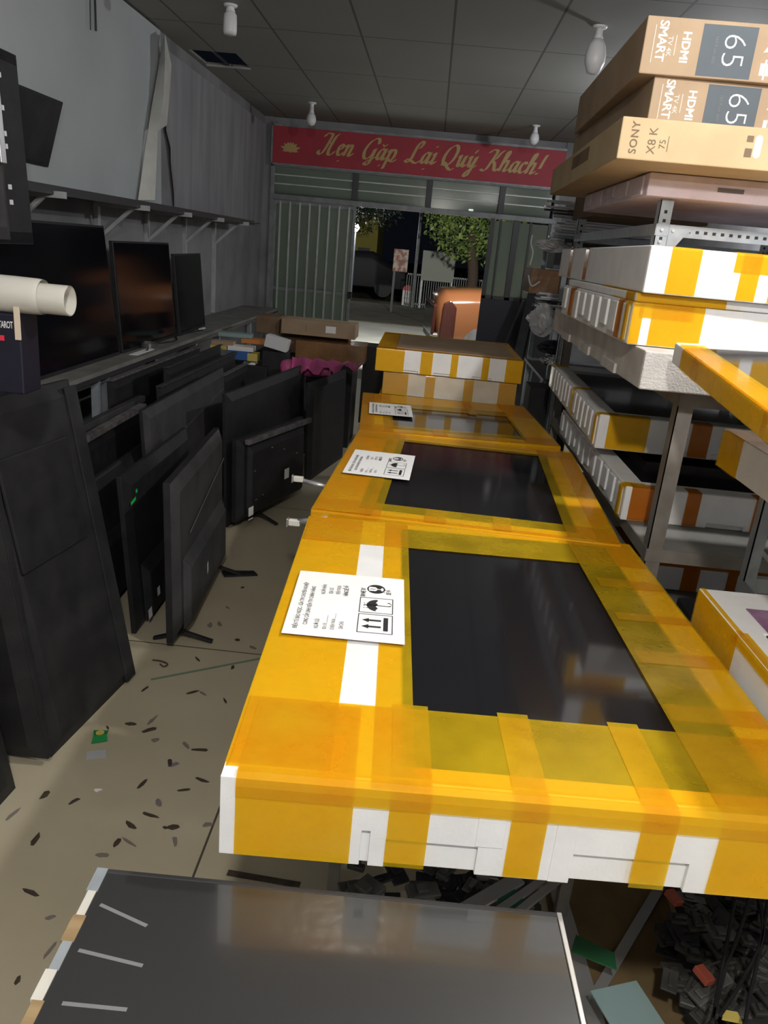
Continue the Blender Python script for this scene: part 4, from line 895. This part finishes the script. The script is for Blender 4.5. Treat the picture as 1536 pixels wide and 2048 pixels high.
MB().tube([a - of, a - of + Vector((.14, 0, 0)), b - of - Vector((.012, 0, 0)), b - of], [.045, .045, .044, .042], 28, caps=False).build('outer_layer', tape_oc, rl, smooth=True)
ir = MB(); ir.tube([b - of - Vector((.05, 0, .003)), c - of - Vector((0, 0, .003))], .037, 28, caps=False); ir.tube([c - of - Vector((0, 0, .003)), b - of - Vector((.05, 0, .003))], .034, 28, caps=False); ir.build('inner_tube', tape_oc, rl, smooth=True)
tag_ = aty(36, 655, 1.895); one('wooden_stick', MB().box(-.007, .007, -.002, .002, -.04, .04), pm('pale_wood', (.62, .52, .40), rough=.7), 'pale wooden stick upright against the dark navy box', 'stick').location = (tag_.x, 1.893, tag_.z - .03)

# ================================================================ ceiling bulbs
def bulb(label, px, py, yb, R_, L_, lit=None, cyl=True, cord=.06):
    p = aty(px, py, yb); top = ZC
    r = thing('light_bulb', label, 'light bulb', (p.x, p.y, p.z))
    H = top - p.z
    MB().tube([(0, 0, H), (0, 0, H - .012), (0, 0, H - .014)], [.045, .04, .02], 16).build('ceiling_rose', white_pl, r, smooth=True)
    MB().tube([(0, 0, L_ + .05), (0, 0, H - .01)], .006 if H > .25 else .02, 10).build('cord', white_pl, r)
    MB().tube([(0, 0, L_), (0, 0, L_ + .02), (0, 0, L_ + .055)], [.03 if R_ > .03 else .02, .022, .02], 14).build('socket', white_pl, r, smooth=True)
    if cyl: prof = [(0.0, .001), (0.002, R_ * .9), (0.02, R_), (L_ * .5, R_), (L_ * .85, R_ * .95), (L_, R_ * .6)]
    else: prof = [(0, .005), (.01, R_ * .6), (L_ * .35, R_ * .98), (L_ * .55, R_), (L_ * .8, R_ * .85), (L_, R_ * .5)]
    MB().tube([(0, 0, z) for z, q in prof], [q for z, q in prof], 20).build('bulb_body', lit or white_pl, r, smooth=True)
    return r
bulb('unlit white cylindrical bulb near the ceiling hatch', 460, 70, 5.5, .042, .13)
bulb('large unlit white bulb beside the cardboard cartons', 1185, 150, 5.3, .062, .19, cyl=False)
bulb('small dim bulb in front of the banner, left', 622, 252, 8.8, .05, .12, cyl=False)
bulb('small dim bulb in front of the banner, right', 1067, 290, 9.0, .05, .12, cyl=False)
def lamp(pos, watts, col, ang, label, rad=.05):
    r = thing('light_bulb', label, 'light bulb', (pos[0], pos[1], pos[2] + .03))
    MB().tube([(0, 0, 0), (0, 0, .01), (0, 0, .05)], [.02, .045, .055], 16).build('glowing_dome', em('lamp_glow', (1, .96, .9), 12), r, smooth=True)
    MB().tube([(0, 0, .05), (0, 0, .14), (0, 0, .19), (0, 0, ZC - pos[2] - .03)], [.055, .05, .02, .01], 16).build('bulb_body', white_pl, r, smooth=True)
    ld = bpy.data.lights.new('lamp_light', 'POINT'); ld.energy = watts; ld.color = col; ld.shadow_soft_size = rad
    lo = bpy.data.objects.new('lamp_light', ld); COL.objects.link(lo); lo.parent = r; lo.location = (0, 0, -.03 - rad)
    return r
lamp(MAIN_LAMP, MAIN_W, (1.0, .95, .88), 172, 'lit white bulb above the nearest foam box')
lamp(RIGHT_LAMP, RIGHT_W, (1.0, .97, .93), 176, 'lit white bulb above the right hand foam box stack', rad=.04)
lamp(BACK_LAMP, BACK_W, (.92, .96, 1.0), 176, 'lit white bulb at the back of the shop')
lamp(FILL_LAMP, FILL_W, (.95, .97, 1.0), 176, 'added unseen fill bulb over the right hand racks near the shopfront')
# wires hanging on the left wall near the ceiling
wr = MB(); wr.tube([atx(190, 0, -2.10), atx(192, 62, -2.10)], .006, 6); wr.tube([atx(180, 0, -2.10), atx(181, 60, -2.10)], .003, 6); one('hanging_wire', wr, blk, 'short dark wire hanging on the left wall near the ceiling', 'wire')

# ================================================================ outside
def gz(px, py): return atz(px, py, 0)
struct('ground', MB().box(-40, 40, YF + .15, 120, -.35, -.12), verge_m)
one('street', MB().box(-40, 40, YF + .15, 18.5, -.12, -.02), road_m, 'pale concrete street outside the doorway', 'street')
one('verge', MB().box(-40, 40, 18.5, 25, -.12, .0), verge_m, 'dark dirt verge across the street', 'verge')
ms = gz(811, 611)
k = thing('milestone', 'white milestone with a red rounded top on the far verge', 'milestone', (ms.x - .13, ms.y, 0))
MB().box(0, .30, 0, .2, 0, .46).build('stone', paper, k, bevel=.01)
pts = [(.15 + .155 * math.cos(a), 0, .46 + .16 * math.sin(a)) for a in [PI * i / 12 for i in range(13)]]
MB().prism(pts, (0, .2, 0)).build('red_cap', red_l, k)
face_text(k, 'QL', .10, .15, .36, 0, ink_g); face_text(k, 'KM 20', .07, .15, .22, 0, ink_g)
F0 = gz(835, 622).y + 1.5
fe = thing('iron_fence', 'dark iron fence with thin upright bars across the street', 'fence', (-.75, F0, 0))
mb = MB()
for i in range(34): mb.box(.07 * i, .07 * i + .018, 0, .02, 0, 1.0)
mb.build('bars', frame_m, fe); MB().box(0, 2.4, 0, .03, .95, 1.0).build('top_rail', frame_m, fe); MB().box(0, 2.4, 0, .03, .08, .12).build('bottom_rail', frame_m, fe)
bn = aty(841, 560, F0 - .15); bn2 = aty(912, 512, F0 - .15)
k = thing('white_notice', 'blank pale notice board hanging on the fence across the street', 'board', (bn.x, F0 - .15, bn.z)); MB().box(0, bn2.x - bn.x, 0, .03, 0, bn2.z - bn.z + .08).build('board_face', pm('dull_board', (.36, .38, .34), rough=.8), k)
MB().box(.02, .06, .0, .05, -bn.z, 0).build('post', galv, k); MB().box(bn2.x - bn.x - .06, bn2.x - bn.x - .02, .0, .05, -bn.z, 0).build('post', galv, k)
a_ = aty(785, 542, 22); b_ = aty(818, 500, 22)
k = thing('street_sign', 'worn reddish brown sign board on a post across the street', 'sign', (a_.x, 22, 0)); MB().box(0, b_.x - a_.x, 0, .03, a_.z, b_.z).build('sign_face', pm('rusty_print', (.24, .10, .08), (.45, .38, .34), 7, .7, lo=.45, hi=.6), k)
MB().box(.02, .08, .03, .08, 0, b_.z).build('post', dk_metal, k)
a_ = aty(831, 535, 24.4); k = one('utility_pole', MB().tube([(a_.x, 24.4, 0.005), (a_.x + .02, 24.4, 3.4)], .05, 10), frame_m, 'pale utility pole behind the milestone', 'pole')
a_ = aty(705, 520, 34); b_ = aty(757, 455, 34)
k = thing('yellow_house', 'yellow house wall glimpsed past the gate across the street', 'house', (a_.x - 1.5, 34, 0)); MB().box(0, b_.x - a_.x + 1.5, 0, 4, 0, b_.z + .4).build('wall', yel_wall, k)
for x in (.2, 1.7): MB().box(x, x + .5, -.05, 0, 1.0, 1.6).build('window_frame', dk_metal, k)
MB().box(-.2, b_.x - a_.x + 1.7, -.3, 4.2, b_.z + .4, b_.z + .6).build('roof', maroon, k)
# parked dark car far left through the opening
def car(label, org, yaw, L_, W_, H_, mat, lights=True, gmat=gloss, prof=None):
    r = thing('car', label, 'car', org, yaw)
    prof = prof or [(0, .30), (.02, .62), (.10, .82), (.55, .95), (1.05, 1.02), (1.65, 1.42), (2.9, 1.46), (3.6, 1.10), (L_ - .05, .98), (L_, .6), (L_ - .02, .3)]
    prof = [(x * L_ / 4.2 if x < L_ - .3 else x, z * H_ / 1.46) for x, z in prof]
    secs = [(0, .80), (.12, .93), (.3, 1.0), (W_ - .3, 1.0), (W_ - .12, .93), (W_, .80)]
    vs = []; n = len(prof)
    for (y, s_) in secs:
        for (x, z) in prof: vs.append((L_ / 2 + (x - L_ / 2) * (s_ * .2 + .8), y, .3 + (z - .3) * s_))
    fs_ = [(i * n + j, i * n + (j + 1) % n, (i + 1) * n + (j + 1) % n, (i + 1) * n + j) for i in range(len(secs) - 1) for j in range(n)] + [tuple(range(n)), tuple(range((len(secs) - 1) * n, len(secs) * n))]
    MB().add(vs, fs_).build('body', mat, r, bevel=.03, smooth=True, seg=3)
    for x in (.75, L_ - .85):
        for y in (-.02, W_ - .16): MB().tube([(x, y, .31), (x, y + .18, .31)], .31, 22).build('wheel', blk, r); 
    MB().box(1.15, 1.75, -.005, W_ + .005, 1.0 * H_ / 1.46, 1.33 * H_ / 1.46).build('side_glass', gmat, r, bevel=.02)
    if lights:
        for y in (.08, W_ - .38): MB().box(-.02, .06, y, y + .3, .60, .74).build('headlight', silver, r, bevel=.02)
    MB().box(-.05, .1, .05, W_ - .05, .32, .48).build('bumper', blk, r, bevel=.03)
    return r
car('orange car parked outside the doorway, front corner showing', (.14, 12.4, -.02), math.radians(5), 4.1, 1.7, 1.62, orange_car, gmat=gloss, lights=False, prof=[(0, .30), (-.02, .7), (.02, .92), (.14, 1.02), (.55, 1.06), (.95, 1.08), (1.3, 1.5), (2.9, 1.55), (3.7, 1.5), (4.1, .98), (4.15, .6), (4.1, .3)])
oc = [o for o in bpy.data.objects if o.name == 'car'][0]
fp_ = MB(); fp_.prism([(.06, 0, .35), (.30, -.02, .35), (.30, -.02, .90), (.20, -.02, 1.0), (.09, 0, .95)], (0, -.05, 0)); fp_.build('dark_reflection_panel', maroon, oc, bevel=.02)  # dark reflection on the car's left side, put in as a maroon piece
for z_ in (.45, .55, .8): MB().box(-.045, -.02, .1, .22, z_, z_ + .04).build('chrome_trim', silver, oc, bevel=.008)
MB().box(-.06, 0.0, .05, 1.6, .42, .92).build('grille', maroon, oc, bevel=.03)
MB().beam((.95, -.03, .45), (1.15, -.03, 1.15), .10, .04).build('door_pillar', blk, oc)
car('dark car parked far across the street', (-5.0, 28, .01), math.radians(3), 4.2, 1.7, 1.5, pm('matt_black_paint', (.01, .01, .012), rough=.7), lights=False)
# trees
def tree(label, base, h, cr, n, lm, seed, spread=(1, 1, 1), trunk=.14):
    rnd = random.Random(seed); r = thing('tree', label, 'tree', base)
    MB().tube(smoothpts([(0, 0, 0), (.1, 0, h * .4), (-.05, 0, h * .8), (0, 0, h)], 4), [trunk] * 9 + [trunk * .6] * 4, 10).build('trunk', bark, r, smooth=True)
    mb = MB()
    for k in range(n):
        d = Vector((rnd.gauss(0, 1), rnd.gauss(0, 1), rnd.gauss(0, 1))).normalized() * cr * rnd.uniform(.35, 1) ** .6
        c = Vector((d.x * spread[0], d.y * spread[1], h + d.z * spread[2])); s_ = rnd.uniform(.06, .14)
        a = Vector((rnd.uniform(-1, 1), rnd.uniform(-1, 1), rnd.uniform(-1, .3))).normalized(); b = a.cross(Vector((rnd.random(), rnd.random(), 1))).normalized()
        mb.poly([c, c + a * s_ * .5 + b * s_ * .3, c + a * s_ * 1.2, c + a * s_ * .5 - b * s_ * .3])
    mb.build('foliage', lm, r); return r
c_ = aty(925, 470, 21)
tree('leafy tree lit green by an added lamp across the street', (c_.x + .3, 21, .02), 2.6, 1.25, 4200, leaf_m, 4, (1.1, .8, .9))
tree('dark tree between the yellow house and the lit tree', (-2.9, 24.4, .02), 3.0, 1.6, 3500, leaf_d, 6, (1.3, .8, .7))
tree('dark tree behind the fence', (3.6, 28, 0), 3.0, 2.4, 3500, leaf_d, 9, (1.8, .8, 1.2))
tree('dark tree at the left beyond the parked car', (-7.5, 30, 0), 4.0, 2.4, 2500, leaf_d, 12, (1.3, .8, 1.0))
# street lamp seen as a star at the gate edge
sp = aty(711, 455, 26)
k = thing('street_lamp', 'bright street lamp beside the gate edge', 'street lamp', (sp.x, 26, 0)); MB().tube([(0, 0, 0), (0, 0, sp.z - .05)], .04, 8).build('pole', galv, k)
MB().tube([(0, 0, sp.z - .12), (0, 0, sp.z), (0, 0, sp.z + .12)], [.06, .13, .06], 12).build('lamp_head', em('street_glow', (1, 1, 1), 30), k, smooth=True)
ld = bpy.data.lights.new('street_light', 'POINT'); ld.energy = STREET_W; ld.color = (.95, .97, 1); ld.shadow_soft_size = .2; lo = bpy.data.objects.new('street_light', ld); COL.objects.link(lo); lo.parent = k; lo.location = (.0, -.4, sp.z + .1)
# lamp added outside to light street and trees; its lens stands for a reflection
fp = aty(942, 420, 11.2)
k = thing('street_fill_lamp', 'added lamp outside the frosted glass above the doorway, lighting the street', 'street_fill_lamp', (fp.x, 11.2, fp.z))
MB().box(-.03, .03, -.008, .008, -.012, .012).build('lens', em('reflection_glow', (1, 1, .93), 25), k); MB().box(-.07, .07, .01, .05, -.05, .05).build('housing', dk_metal, k)
MB().tube([(0, .03, .04), (0, .03, 2.95 - fp.z)], .012, 8).build('arm', dk_metal, k)
ld = bpy.data.lights.new('street_fill_light', 'SPOT'); ld.energy = STREET_FILL_W * 4; ld.color = (1, 1, .9); ld.spot_size = math.radians(150); ld.spot_blend = .5; ld.shadow_soft_size = .1
lo = bpy.data.objects.new('street_fill_light', ld); COL.objects.link(lo); lo.parent = k; lo.location = (0, .12, 0); lo.rotation_euler = (math.radians(65), 0, math.radians(-0))
one('canopy', MB().box(-2.4, 2.0, YF + .15, 11.5, 2.95, 3.0), dk_metal, 'dark canopy over the pavement outside the shopfront', 'canopy')

# ================================================================ floor litter and lower clutter
def scrap(label, group, px, py, w_, l_, a, mat, kinks=0, name='floor_scrap', cat='scrap', h=.002):
    p = atz(px, py, .001); mb = MB(); rnd = random.Random(int(px * 7 + py)); n = 7; pts = []
    for i in range(n):
        t = 2 * PI * i / n; pts.append(Vector((l_ * math.cos(t) * rnd.uniform(.6, 1.1), w_ * math.sin(t) * rnd.uniform(.5, 1.2), 0)))
    mb.prism([(q.x, q.y, 0) for q in pts], (0, 0, h)); o = one(name, mb, mat, label, cat, group, origin=Vector((0, 0, 0))); o.location = (p.x, p.y, .0005); o.rotation_euler = (0, 0, a); return o
GL_, GG = 'small dark curled scrap lying on the beige tiles', 'dark scraps on the tiles'
for (x, y) in ((90, 1590), (150, 1602), (300, 1630), (318, 1605), (235, 1685), (258, 1684), (350, 1683), (348, 1655), (415, 1650), (368, 1580), (402, 1560), (285, 1568), (310, 1480), (385, 1385), (262, 1448), (400, 1500), (372, 1490), (305, 1440), (300, 1460), (340, 1525), (450, 1402),
               (290, 1378), (475, 1280), (505, 1295), (420, 1250), (395, 1318), (440, 1248), (485, 1175), (205, 1710), (100, 1900), (35, 1960), (60, 1785), (70, 1680), (215, 1455), (100, 1835), (25, 1630), (262, 1650), (330, 1655), (465, 1335), (455, 1215)):
    random.seed(x * 31 + y)
    scrap(GL_, GG, x, y, random.uniform(.005, .012), random.uniform(.009, .034), random.uniform(0, 3), random.choice([litter_m, litter_m, litter_g]))
random.seed(5)
scrap('faint purple grey stain like patch on the tiles', None, 345, 1530, .014, .025, .5, pm('purple_stain', (.21, .17, .20), rough=.6), h=.0006)
scrap('small white paper crumb on the tiles', None, 195, 1580, .008, .014, .3, paper)
scrap('pale triangular chip at the left of the crumpled green wrapper', None, 405, 1387, .006, .022, -.6, litter_g)
gw_ = atz(200, 1475, 0); k = thing('snack_wrapper', 'crumpled green snack wrapper on the tiles', 'wrapper', (gw_.x, gw_.y, .001), .3)
MB().add([(-.025, -.035, 0), (.027, -.03, .004), (.022, .0, .012), (.026, .034, .002), (-.024, .036, .006), (-.02, 0, .01)], [(0, 1, 2, 5), (5, 2, 3, 4)]).build('wrapper_film', green_m, k)
MB().tube([(0, .006, .014), (0, .006, .0145)], .014, 14).build('picture_print', yel_c, k)
q = atz(193, 1510, 0); o = one('white_card', MB().prism([(-.03, -.02, 0), (.03, -.02, 0), (.03, .02, 0), (-.03, .02, 0)], (0, 0, .002)), pm('grey_white_card', (.42, .43, .46), rough=.6), 'small pale grey card beside the green wrapper', 'card'); o.location = (q.x, q.y, .001); o.rotation_euler = (0, 0, .35)
gt0, gt1 = atz(302, 1360, 0), atz(520, 1318, 0)
one('green_strap', MB().beam(gt0 + Vector((0, 0, .002)), gt1 + Vector((0, 0, .002)), .012, .0015), pm('faded_green', (.17, .25, .17), rough=.6), 'faded green packing strap lying across the tiles', 'strap')
ck = MB(); ck.tube(smoothpts([atz(305, 1320, .006), atz(322, 1322, .006), atz(335, 1328, .006), atz(328, 1333, .006), atz(320, 1328, .006)], 5), .003, 6); one('bent_clip', ck, litter_m, 'thin bent dark clip on the tiles below the charcoal television', 'clip')
q = atz(478, 1150, 0); one('loose_foot', MB().prism([(0, 0, 0), (.16, .06, 0), (.13, .10, 0), (-.03, .06, 0)], (0, 0, .01)), blk, 'loose black plastic piece on the tiles behind the charcoal television', 'plastic piece').location = (q.x, q.y, .001)
bt = MB(); a, b = atz(455, 1745, .002), atz(600, 1770, .002); bt.beam(a, b, .02, .002); one('tape_strip', bt, litter_m, 'curled brown tape strip on the floor under the nearest foam box', 'tape')

# dusty board and clutter under the table at lower right
one('tan_board', MB().box(0, .34, 0, .80, 0, .012), tan, 'dusty tan board on the floor at the lower right', 'board').location = (.66, 1.58, .001)
bd_ = one('grey_board', MB().box(0, .07, 0, .45, 0, .02), pm('dark_grey_board', (.06, .06, .058), rough=.8), 'flat dark grey board standing in the scrap pile at lower right', 'board'); bd_.location = (.80, 1.40, .013)
q = atz(1262, 2030, .12); o = one('pale_blue_sheet', MB().box(-.06, .06, -.07, .07, 0, .003), pale_blue, 'pale blue sheet at the bottom right of the picture', 'sheet'); o.location = (q.x, q.y, .12); o.rotation_euler = (0, 0, .35)
one('green_board_piece', MB().prism([(0, 0, 0), (.10, -.035, 0), (.105, .01, 0), (.02, .05, 0)], (0, 0, .004)), pm('circuit_green', (.012, .09, .035), rough=.5), 'green circuit board piece beside the pale trestle bar', 'circuit board').location = tuple(atz(1185, 1905, .12))
def pile(px0, px1, py0, py1, z, n, mats, label, group, seed, s=.06):
    rnd = random.Random(seed)
    for i in range(n):
        p = atz(rnd.uniform(px0, px1), rnd.uniform(py0, py1), z); a, b, c = rnd.uniform(.3, 1) * s, rnd.uniform(.2, .7) * s, rnd.uniform(.1, .4) * s
        mb = MB(); mb.box(-a, a, -b, b, 0, c); mb.box(-a * .5, a * .2, -b * .6, b * .6, c, c * 1.8)
        o = one('scrap_part', mb, rnd.choice(mats), label, 'scrap part', group, origin=Vector((0, 0, 0)), bevel=.003); o.location = (p.x, p.y, z + rnd.uniform(0, .04)); o.rotation_euler = (rnd.uniform(-.25, .25), rnd.uniform(-.25, .25), rnd.uniform(0, 3))
pile(1330, 1530, 1790, 2040, .12, 95, [junk_d, junk_d, junk_g, blk_dusty, junk_d], 'dark dusty scrap part in the heap at lower right', 'scrap heap at lower right', 3, .042)
pile(690, 1100, 1745, 1830, .12, 34, [junk_d, blk, junk_g, blk_dusty, junk_g], 'scrap part in the heap under the nearest foam box', 'scrap under the nearest table', 8, .05)
one('scrap_crate', MB().box(0, .62, 0, .78, 0, .118), junk_d, 'low dark tray under the scrap heap at lower right', 'tray').location = (1.16, 1.42, 0)
for (x, y, lb) in ((1345, 1800, 'reddish orange scrap at the top of the lower right heap'), (1405, 1955, 'reddish plug in the middle of the lower right heap')):
    p = atz(x, y, .2); o = one('red_plug', MB().box(-.014, .014, -.02, .02, 0, .016), pm('dull_red_plastic', (.30, .06, .035), rough=.5), lb, 'plug', bevel=.002); o.location = p; o.rotation_euler = (.1, .2, .5)
p = atz(1460, 2035, .2); o = one('yellow_scrap', MB().prism([(-.02, -.008, 0), (.02, -.012, 0), (.018, .01, 0), (-.01, .012, 0)], (0, 0, .006)), yel_c, 'small yellow scrap at the bottom edge of the heap', 'scrap'); o.location = p
for i, pts in enumerate((((1500, 1790), (1480, 1860), (1450, 1940), (1425, 2040)), ((1536, 1800), (1520, 1900), (1500, 1990), (1490, 2048)), ((1515, 1785), (1525, 1870), (1485, 1960), (1440, 2030)), ((1470, 1800), (1455, 1880), (1440, 1960), (1425, 2045)))):
    mb = MB(); mb.tube(smoothpts([atz(x, y, .26) for x, y in pts], 5), .004, 6); one('black_cable', mb, blk, 'black cable hanging over the lower right scrap heap', 'cable', 'cables over the lower right heap')
for i, (x, y, a) in enumerate(((985, 1790, .7), (1045, 1790, .75), (1075, 1795, .8))):
    p = atz(x, y, .22); o = one('pale_bar', MB().box(-.09, .09, -.009 if i else -.018, .009 if i else .018, 0, .008), alu, 'pale metal bar slanting in the scrap under the nearest foam box', 'bar', 'pale bars under the nearest table'); o.location = p; o.rotation_euler = (0, 0, a)
one('green_card', MB().box(-.03, .03, -.03, .03, 0, .004), pm('dark_green', (.01, .07, .04), rough=.5), 'dark green card between the pale bars under the nearest foam box', 'card').location = atz(1020, 1800, .22)
